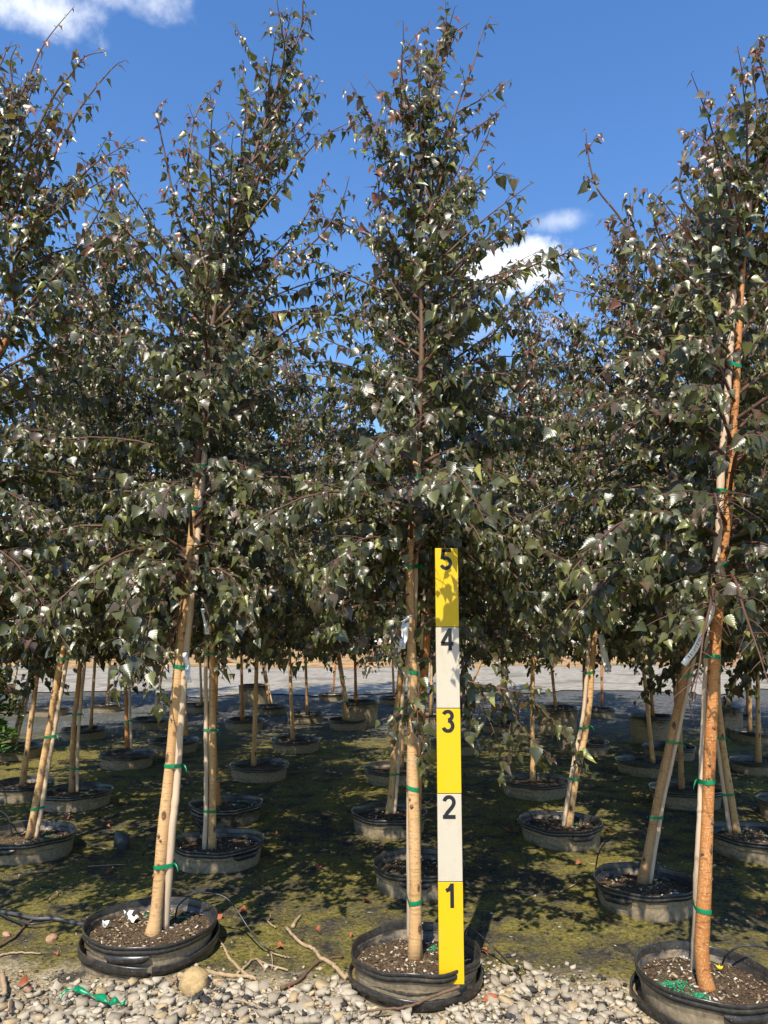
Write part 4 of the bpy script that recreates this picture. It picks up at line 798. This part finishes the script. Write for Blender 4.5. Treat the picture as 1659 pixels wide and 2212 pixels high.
# ------------------------------------------------------------------ gravel, split into single big stones and the rest
gr = thing('gravel_strip', 'pale crushed limestone gravel along the front of the pots', 'gravel', (0, 0, 0))
del gr['label'], gr['category']; gr['kind'] = 'structure'
cand = [c for c in cand if all((c[0] - p[0]) ** 2 + (c[1] - p[1]) ** 2 > (p[2] + .01 + c[2] * .3) ** 2 for p in POTS_XY if p[1] < 3.6)]
order = sorted(range(len(cand)), key=lambda i: -(cand[i][2] if cand[i][1] > 2.75 and abs(cand[i][0]) < 1.6 else 0)); single = set(order[:300])
STONE_ME = []
for i in range(36):
    V, Fc = STONES[i % 18]; o = obj('stone', V, Fc, 'stone', smooth=False, tint=np.tile(np.array(SCOL[rng.choice(7, p=SW[:7] / SW[:7].sum())]) * rng.uniform(.85, 1.1), (len(V), 1))); STONE_ME.append(o.data); bpy.data.objects.remove(o)
AG = Acc()
for i, (x, y, s) in enumerate(cand):
    z = gz1(x, y) + s * .12 * rng.uniform(0, 1.3) + (.006 if s > .03 else .002); e = rng.uniform(-.45, .45, 2); rz = rng.uniform(0, 6.28)
    if i in single:
        o = bpy.data.objects.new('stone', STONE_ME[rng.integers(36)]); col.objects.link(o); o.parent = gr; o.location = (x, y, z); o.rotation_euler = (e[0], e[1], rz); o.scale = (s, s, s * .75)
    else:
        V, Fc = STONES[rng.integers(18)]; AG.add((V * [s, s, s * .75]) @ rot3(e[0], e[1], rz).T + [x, y, z], Fc, np.array(SCOL[rng.choice(10, p=SW)]) * rng.uniform(.8, 1.15))
V, Fc = AG.out(); obj('gravel', V, Fc, 'stone', gr, smooth=False, tint=AG.tint(), kind='stuff')
# ------------------------------------------------------------------ crumbs of dirt, chips and dry bits over the moss
AG = Acc(); pal = [(.05, .042, .03), (.035, .03, .025), (.09, .075, .05), (.4, .34, .24), (.2, .15, .09), (.5, .46, .38)]; pw = [.3, .25, .2, .1, .1, .05]
for _ in range(7000):
    y = 2.95 + 6.0 * rng.random() ** 1.8; x = rng.uniform(-.58, .58) * y; s = .004 + .014 * rng.random() ** 3
    V, Fc = STONES[rng.integers(18)]; c = rng.choice(6, p=pw); k = np.array([2.6, .6, .5]) if c in (3, 4) and rng.random() < .5 else np.array([1, 1, .7])
    AG.add((V * s * k) @ rot3(0, 0, rng.uniform(0, 6.28)).T + [x, y, gz1(x, y) + s * .12], Fc, np.array(pal[c]) * rng.uniform(.7, 1.3))
V, Fc = AG.out(); o = obj('ground_debris', V, Fc, 'chip', smooth=False, tint=AG.tint(), kind='stuff'); tag(o, 'fine crumbs of soil, bark and dry bits over the mossy ground', 'debris')
# ------------------------------------------------------------------ small things
def on(u, v, dz=.008):
    p = gp(u, v, 0); p = gp(u, v, gz1(p[0], p[1]) + dz); return p
def c8(pts): return [(439 + .3457 * x, 1920 + .3457 * y) for x, y in pts]
def stick_thing(name, pts, r0, r1, mat, label, cat, dz=.008, forks=(), group=None, k=7):
    P = spline([on(*p[:2], p[2] if len(p) > 2 else dz) for p in pts], 6 * len(pts)); P = P + rng.normal(size=P.shape) * .0012 * (mat in ('dead', 'deaddark')); A_ = Acc(); A_.add(*tube(P, np.linspace(r0, r1, len(P)), k))
    for f in forks: A_.add(*tube(spline([on(*p, dz) for p in f], 8), np.linspace(r1 * 1.1, r1 * .6, 8), k))
    V, Fq = A_.out(); o = obj(name, V, tri(Fq), mat, origin=P[0]); tag(o, label, cat, group); return o
stick_thing('fallen_twig', c8([(515, 240), (600, 330), (690, 380), (730, 430), (800, 465), (888, 560)]), .0065, .009, 'dead', 'long crooked dry branch with a fork, running towards the measuring stick pot', 'twig', forks=[c8([(560, 235), (580, 200), (610, 165)])])
stick_thing('fallen_twig', c8([(90, 310), (135, 370), (160, 430), (260, 530), (310, 562)]), .004, .008, 'dead', 'dry twig angling away from the torn-rimmed pot', 'twig')
stick_thing('fallen_twig', c8([(15, 515), (150, 540), (280, 548), (330, 565)]), .009, .006, 'dead', 'pale thick twig lying behind the tan cobble', 'twig')
stick_thing('fallen_twig', c8([(215, 525), (270, 480), (320, 440), (390, 465), (530, 510)]), .005, .004, 'dead', 'bent dry twig crossing the edge of the gravel', 'twig', forks=[c8([(340, 445), (370, 480), (385, 510)])])
stick_thing('fallen_twig', c8([(490, 625), (600, 570), (690, 480), (760, 440), (870, 425)]), .008, .004, 'deaddark', 'dark forked twig half in the gravel', 'twig')
stick_thing('fallen_twig', c8([(390, 360), (430, 400), (490, 420), (545, 430)]), .003, .003, 'dead', 'thin tan twig among the moss between front pots', 'twig', forks=[c8([(425, 400), (432, 450), (430, 500)])])
stick_thing('dry_stalk', c8([(190, 690), (280, 710), (370, 745)]), .0035, .003, 'dead', 'straight straw-coloured stalk lying on the gravel', 'stalk', dz=.03)
stick_thing('dry_stalk', c8([(120, 760), (220, 800)]), .003, .0025, 'dead', 'short straw stalk at the front of the gravel', 'stalk', dz=.03)
stick_thing('fallen_twig', [(776, 2186, .03), (820, 2181, .035), (880, 2175, .035), (930, 2155, .05), (994, 2130, .08)], .003, .006, 'deaddark', 'smooth brown twig propped against the measuring stick pot', 'twig')
stick_thing('fallen_twig', [(-6, 2046), (30, 2025), (53, 2001), (66, 1990), (90, 1975)], .006, .004, 'deaddark', 'dark twig crossing under the black hose', 'twig')
stick_thing('fallen_twig', [(-5, 2064), (33, 2058), (88, 2059)], .005, .003, 'dead', 'curved pale twig on sandy ground below the hose', 'twig')
stick_thing('bark_strip', [(5, 2105, .02), (9, 2128, .022), (10, 2148, .02)], .011, .008, 'dead', 'stubby strip of brown bark on the sandy gravel', 'bark'); stick_thing('bark_strip', [(25, 2162, .03), (22, 2188, .03)], .007, .005, 'deaddark', 'small dark strip of bark on the gravel', 'bark')
stick_thing('fallen_twig', [(40, 1891), (75, 1884), (106, 1881)], .008, .005, 'dead', 'pale stick on the moss below the doubly tagged birch', 'twig')
stick_thing('fallen_twig', [(1198, 1935), (1222, 1920), (1248, 1907)], .004, .003, 'dead', 'thin stick on the moss beside the muddy-sided pot', 'twig'); stick_thing('fallen_twig', [(1330, 2128, .015), (1318, 2140, .02)], .008, .006, 'dead', 'short thick tan stick at the gravel edge', 'twig')
for i in range(26):
    y = 3.6 + 3.6 * rng.random(); x = rng.uniform(-.5, .5) * y; a = rng.uniform(0, 3.1); L = rng.uniform(.08, .3)
    if any((x - p[0]) ** 2 + (y - p[1]) ** 2 < (p[2] + L) ** 2 for p in POTS_XY): continue
    q0 = np.array([x, y, 0]); pts = [fit_px((x + math.cos(a) * L * t + .02 * math.sin(5 * t + i), y + math.sin(a) * L * t, .006)) for t in (0, .4, .7, 1)]
    stick_thing('fallen_twig', pts, .0035, .002, 'dead' if i % 3 else 'deaddark', 'thin dry twig lying on the shaded moss between pots', 'twig', group='thin twigs on the moss', k=5)
stick_thing('irrigation_hose', [(-40, 1964, .012), (30, 1974, .012), (75, 1984, .014), (115, 1984, .012), (150, 1991, .012), (192, 2000, .014)], .0085, .0085, 'hose', 'grey-black irrigation hose running to the torn-rimmed pot', 'hose', k=10)
stick_thing('irrigation_line', [(-20, 1962, .02), (25, 1986, .02), (60, 1996, .02), (100, 1992, .02), (114, 1990, .02)], .005, .004, 'tube', 'thin black line looping beside the grey-black hose', 'hose', k=8)
def arc(pts, label, rad=.0036):
    P = spline([gp(u, v, z) for u, v, z in pts], 40); V, Fq = tube(P, rad, 8); o = obj('drip_tube', V, tri(Fq), 'tube', origin=P[0]); tag(o, label, 'drip tube')
arc([(378, 1984, .075), (386, 1955, .14), (415, 1933, .18), (444, 1928, .2), (484, 1937, .19), (509, 1962, .15), (535, 2002, .09), (567, 2042, .04), (600, 2061, .006)], 'black drip tube arching out of the torn-rimmed pot to the ground')
arc([(1560, 2082, .07), (1571, 2061, .13), (1600, 2044, .165), (1637, 2044, .17), (1680, 2060, .14), (1720, 2100, .06), (1730, 2120, .0)], 'black drip tube arching over the pot with green granules')
arc([(1286, 1895, .0), (1288, 1868, .12), (1295, 1839, .2), (1317, 1810, .26), (1353, 1797, .28), (1393, 1802, .26), (1419, 1864, .15), (1424, 1905, .07)], 'large thin drip hoop over the muddy-sided pot')
arc([(1116, 1812, .0), (1113, 1791, .05), (1115, 1766, .11), (1128, 1751, .15), (1144, 1755, .15), (1152, 1778, .075)], 'small drip hoop beside the dusty pot behind the drooping branch')
arc([(1000, 2030, .07), (1014, 2004, .125), (1058, 2039, .06), (1100, 2082, .02), (1130, 2115, .004)], 'thin black drip tube running from the measuring stick pot onto moss')
arc([(396, 1800, .075), (398, 1784, .125), (411, 1775, .16), (429, 1780, .155), (438, 1808, .075)], 'small drip tube loop in the ridged dusty pot'); arc([(-30, 1740, .22), (0, 1751, .2), (18, 1766, .17), (24, 1791, .12), (22, 1815, .07)], 'drip tube bending into the doubly tagged birch pot', .004)
# torn plastic tail beside the pot behind the stick
stick_thing('plastic_strip', [(1005, 1905, .05), (1025, 1918, .03), (1050, 1926, .012)], .012, .004, 'tube', 'black plastic strip trailing from the pot behind the measuring stick', 'plastic strip', k=6)
# fallen red leaves
S = leaf_shape(T_HI, np.array([.5]), np.array([.5]), np.array([.6]), np.array([.2]))[0]; lo = obj('fallen_leaf', S, T_HI[1], 'red', blade=T_HI[0]); lm = lo.data; bpy.data.objects.remove(lo)
for u, v in [(647, 1746), (818, 1828), (785, 1946), (763, 2017), (683, 2006), (652, 2030), (598, 2041), (627, 2142), (1040, 2050), (531, 1966), (474, 1975), (149, 1768), (211, 1759), (229, 1784), (98, 1764), (331, 1764), (60, 2119), (122, 2057), (1255, 1864), (1240, 1830), (1253, 1906), (1317, 1981), (1244, 1979), (1306, 1795), (1444, 1842), (1648, 1975), (1095, 1790), (690, 1870), (600, 1800), (1180, 1900), (560, 1900), (720, 1790), (1560, 1890), (240, 1880)]:
    p = on(u, v, .014); o = bpy.data.objects.new('fallen_leaf', lm); col.objects.link(o); o.location = p.tolist(); o.rotation_euler = (rng.uniform(-.5, .5), rng.uniform(-.5, .5), rng.uniform(0, 6.28)); s = rng.uniform(.025, .05) * (1 if v > 1850 else 1.2); o.scale = (s, s, s)
    tag(o, 'curled rust-red fallen leaf lying on the ground among the pots', 'fallen leaf', 'rust-red fallen leaves')
# tan cobble, brick chips, pipe shard, ribbon, paper
def cobble(u, v, s, mat, label, cat, name, seed, flat=.6, tintc=None):
    bm = bmesh.new(); bmesh.ops.create_icosphere(bm, subdivisions=3, radius=.5)
    for vv in bm.verts:
        c = vv.co * 2; n_ = fbm(np.array([c.x * 1.3 + seed + 5]), np.array([c.y * 1.3 + c.z + 5]))[0] + .35 * fbm(np.array([c.x * 4 + seed]), np.array([c.z * 4 + c.y * 3]))[0]
        n_ += .5 * abs(fbm(np.array([c.x * 2.4 + seed * 3]), np.array([c.y * 2.4 + c.z * 2 + 9]))[0] - .5); vv.co = Vector((vv.co.x, vv.co.y * .8, vv.co.z * flat)) * (.4 + 1.05 * n_)
    V = np.array([vv.co[:] for vv in bm.verts]) * s; Fc = np.array([[x.index for x in f.verts] for f in bm.faces]); bm.free(); p = on(u, v, s * .16)
    o = obj(name, V, Fc, mat, tint=None if tintc is None else np.tile(tintc, (len(V), 1))); o.location = p.tolist(); o.rotation_euler = (.1, .2, seed); tag(o, label, cat)
cobble(417, 2122, .112, 'stone', 'large rough tan cobble in front of the torn-rimmed pot', 'stone', 'cobble', 2, .8, (.5, .35, .17))
cobble(112, 2028, .042, 'stone', 'small pinkish round stone on sandy ground by the hose', 'stone', 'cobble', 4, .75, (.45, .27, .17)); cobble(14, 2019, .034, 'stone', 'small flat pink stone near the end of the hose', 'stone', 'cobble', 6, .5, (.5, .3, .2))
cobble(1060, 2157, .045, 'brick', 'red brick chip on the gravel beside the measuring stick pot', 'brick chip', 'brick_chip', 3); cobble(475, 2126, .035, 'brick', 'brownish-red stone on the gravel right of the tan cobble', 'brick chip', 'brick_chip', 5); cobble(1414, 2150 - 8, .03, 'brick', 'small brick chip at the pot with green granules', 'brick chip', 'brick_chip', 7)
pp = on(262, 1834, 0); V = []
for zz in (0., .1):
    for r_ in (.05, .046):
        for a in np.linspace(R(200), R(330), 12): V.append((r_ * math.cos(a) * 1.0, r_ * math.sin(a), zz + .012 * math.sin(2 * a)))
Fc = []
for i in range(11): Fc += [(i, i + 1, 24 + i + 1, 24 + i), (12 + i, 36 + i, 36 + i + 1, 12 + i + 1), (24 + i, 24 + i + 1, 36 + i + 1, 36 + i), (i, 12 + i, 12 + i + 1, i + 1)]
Fc += [(0, 24, 36, 12), (11, 23, 47, 35)]
o = obj('pot_shard', V, Fc, 'hose'); o.location = pp.tolist(); o.rotation_euler = (-.15, .05, .3); tag(o, 'curved shard of dark grey plastic standing on the moss', 'plastic shard')
Q = spline([gp(.1653 * x, 1975 + .1653 * y, z) for x, y, z in ((790, 1090, .03), (860, 1010, .045), (980, 975, .05), (1080, 1000, .04), (1250, 1070, .035), (1350, 1095, .04), (1430, 1165, .035), (1500, 1125, .05), (1580, 1165, .035), (1640, 1150, .03))], 50); V = []
for i, q_ in enumerate(Q):
    a = math.sin(i * .55) * 1.1; w = np.array([.25 * math.sin(i * .3), math.cos(a) * .9, math.sin(a) * .6 + .5]) * .010; V += [q_ - w, q_ + w, q_ + w + [0, -.001, .001], q_ - w + [0, -.001, .001]]
obj_r = obj('green_ribbon', V, np.array([[4 * s + a, 4 * s + (a + 1) % 4, 4 * s + 4 + (a + 1) % 4, 4 * s + 4 + a] for s in range(49) for a in range(4)]), 'tape', origin=Q[0]); tag(obj_r, 'crumpled strip of green tie ribbon lying on the gravel', 'ribbon')
for (u, v, ln, wd, ang, lab) in [(276, 1975, .045, .018, .6, 'white paper scrap curled upright in the torn-rimmed pot'), (288, 1985, .04, .03, -.2, 'folded white paper scrap lying flat in the torn-rimmed pot'), (225, 1998, .035, .016, .9, 'small white paper scrap against the wall of the torn-rimmed pot')]:
    p = gp(u, v, .098); V = []
    for i in range(7):
        t = i / 6 - .5; V += [(t * ln * math.cos(ang), -wd / 2 + .004 * math.sin(i), abs(t) * ln * math.sin(abs(ang)) * 1.4 + .01 * math.sin(i * 1.3)), (t * ln * math.cos(ang), wd / 2, abs(t) * ln * math.sin(abs(ang)) + .008 * math.cos(i * 1.5))]
    o = obj('paper_scrap', V, [(2 * i, 2 * i + 2, 2 * i + 3, 2 * i + 1) for i in range(6)], 'paper', smooth=False); o.location = p.tolist(); o.rotation_euler = (.5, 0, ang); md = o.modifiers.new('thickness', 'SOLIDIFY'); md.thickness = .001; tag(o, lab, 'paper')
p = gp(1555, 2095, .095); cb = Acc()
for k in range(5):
    a = k * 1.26; V, Fq = tube([(0, 0, 0), (.006 * math.cos(a), .006 * math.sin(a), .008), (.012 * math.cos(a), .012 * math.sin(a), .012)], [.003, .005, .002], 6); cb.add(V, Fq)
V, Fq = cb.out(); o = obj('yellow_flower', V, tri(Fq), 'yel'); o.location = p.tolist(); tag(o, 'tiny yellow flower in the soil of the pot with green granules', 'flower')
# ------------------------------------------------------------------ green conifer at the left, far rows beyond the road
def conifer(x, y, h, w, label, seed, group=None):
    r = np.random.default_rng(seed); root = thing('conifer_shrub', label, 'shrub', (x, y, 0), group); V, Fq = tube([(0, 0, -.03), (0, 0, h * .5), (0, 0, h)], [.03, .02, .004], 6); obj('trunk', V, tri(Fq), 'twig', root)
    n = 2600; t = r.random(n) ** .8; a = r.uniform(0, 6.283, n); rad = w * (1 - t) ** .7 * np.sqrt(r.uniform(.2, 1, n)) * (.8 + .25 * np.sin(a * 3 + t * 14)); P = np.stack([rad * np.cos(a), rad * np.sin(a), .06 + t * h], -1)
    d = unit(np.stack([np.cos(a), np.sin(a), r.uniform(-.3, .9, n)], -1) + r.normal(size=(n, 3)) * .3); s = unit(np.cross(d, r.normal(size=(n, 3)))); L = r.uniform(.05, .1, (n, 1)); V = np.stack([P - s * L * .22, P + s * L * .22, P + d * L, ], 1).reshape(-1, 3)
    c = np.array([(.05, .11, .02), (.08, .16, .03), (.03, .07, .018)])[r.integers(0, 3, n)]; obj('crown', V, np.arange(3 * n).reshape(-1, 3), 'needle', root, smooth=False, tint=np.repeat(c, 3, 0), kind='stuff')
conifer(-4.05, 7.6, 1.35, .45, 'bright green conifer shrub at the end of the back rows', 1)
r = np.random.default_rng(5)
proto = None
def far_tree(x, y, h, seed, shape):
    r = np.random.default_rng(seed); root = thing('nursery_sapling', 'small staked sapling in a low pot beyond the gravel road', 'sapling', (x, y, .024), 'saplings beyond the gravel road')
    V, Fq = tube([(0, 0, -.03), (.02, 0, h * .5), (0, .02, h)], [.025, .02, .006], 6); obj('trunk', V, tri(Fq), 'tan', root)
    V, Fq = tube([(.05, 0, -.03), (.05, 0, h * .55)], [.018, .016], 6); obj('stake', V, tri(Fq), 'stake', root)
    V, Fq = lathe([(.2, -.02), (.25, .16), (.26, .16), (.26, .19), (.235, .19), (.23, .13), (.0, .13)], 18, lambda th, t: (1, 0)); obj('pot', V, Fq, 'rim', root, mud=np.full(len(V), .5))
    n = 420; d = unit(r.normal(size=(n, 3))); P = d * np.cbrt(r.random((n, 1))) * shape + [0, 0, h * .78]; dd = unit(r.normal(size=(n, 3)) + [0, 0, -.4]); s = unit(np.cross(dd, r.normal(size=(n, 3)))); V = np.stack([P - s * .03, P + dd * .05 + s * .0, P + s * .03, P - dd * .05], 1).reshape(-1, 3)
    c = np.array([(.05, .07, .02), (.09, .11, .03), (.16, .12, .04)])[r.integers(0, 3, n)]; obj('crown', V, np.arange(4 * n).reshape(-1, 4), 'needle', root, smooth=False, tint=np.repeat(c, 4, 0), kind='stuff'); return root
pr = far_tree(-14, 28, 1.7, 3, np.array([.3, .3, .45]))
k = 0
for yy in (28, 31, 34.5, 39):
    for xx in np.arange(-17, 17.1, 2.1):
        if k:
            c = pr.copy(); col.objects.link(c); c.location = (xx + r.normal() * .25, yy + r.normal() * .3, .024); s = r.uniform(.8, 1.15); c.scale = (s, s, s); c.rotation_euler = (0, 0, r.uniform(0, 6))
            for ch in pr.children: d = ch.copy(); col.objects.link(d); d.parent = c
        k += 1
# long pale plastic tunnel houses far behind
for i, (x, y) in enumerate([(-26, 64), (0, 66), (26, 64)]):
    root = thing('hoop_house', ['pale plastic-covered hoop house far behind, left one of three', 'pale plastic-covered hoop house far behind, middle one of three', 'pale plastic-covered hoop house far behind, right one of three'][i], 'greenhouse', (x, y, 0))
    root['label'] = 'pale plastic-covered hoop house far beyond the saplings'; root['group'] = 'hoop houses beyond the saplings'
    th = np.linspace(0, math.pi, 15); ys = np.linspace(-12, 12, 13); V = [(yq, -3.6 * math.cos(t) , 3.0 * math.sin(t)) for yq in ys for t in th]; i_ = np.arange(12)[:, None] * 15; j = np.arange(14)[None, :]
    obj('film_cover', V, np.stack([i_ + j, i_ + j + 1, i_ + j + 16, i_ + j + 15], -1).reshape(-1, 4), 'film', root)
    for yq in ys[::2]: V, Fq = tube([(yq, -3.63 * math.cos(t), 3.03 * math.sin(t) - .02) for t in th], .04, 5); obj('hoop', V, tri(Fq), 'hose', root)
def far_wood():
    r = np.random.default_rng(77)
    for i in range(16):
        x = -75 + i * 10 + r.normal() * 2; y = 85 + r.normal() * 4; h = r.uniform(6.5, 9); root = thing('distant_tree', 'rounded green tree on the far side of the hoop houses', 'tree', (x, y, 0), 'trees behind the hoop houses')
        V, Fq = tube([(0, 0, -.1), (.1, 0, h * .4), (0, 0, h * .85)], [.25, .18, .04], 7); obj('trunk', V, tri(Fq), 'twig', root)
        n = 1500; cl = unit(r.normal(size=(14, 3))) * [2.2, 2.2, 2.0] * r.uniform(.3, 1, (14, 1)); P = cl[r.integers(0, 14, n)] + r.normal(size=(n, 3)) * .75 + [0, 0, h * .62]; P[:, 2] = np.maximum(P[:, 2], .3); dd = unit(r.normal(size=(n, 3))); s = unit(np.cross(dd, r.normal(size=(n, 3)))); V = np.stack([P - s * .22, P + dd * .25, P + s * .22, P - dd * .25], 1).reshape(-1, 3)
        c = np.array([(.04, .07, .02), (.06, .09, .025), (.03, .05, .018)])[r.integers(0, 3, n)]; obj('crown', V, np.arange(4 * n).reshape(-1, 4), 'needle', root, smooth=False, tint=np.repeat(c, 4, 0), kind='stuff')
far_wood()
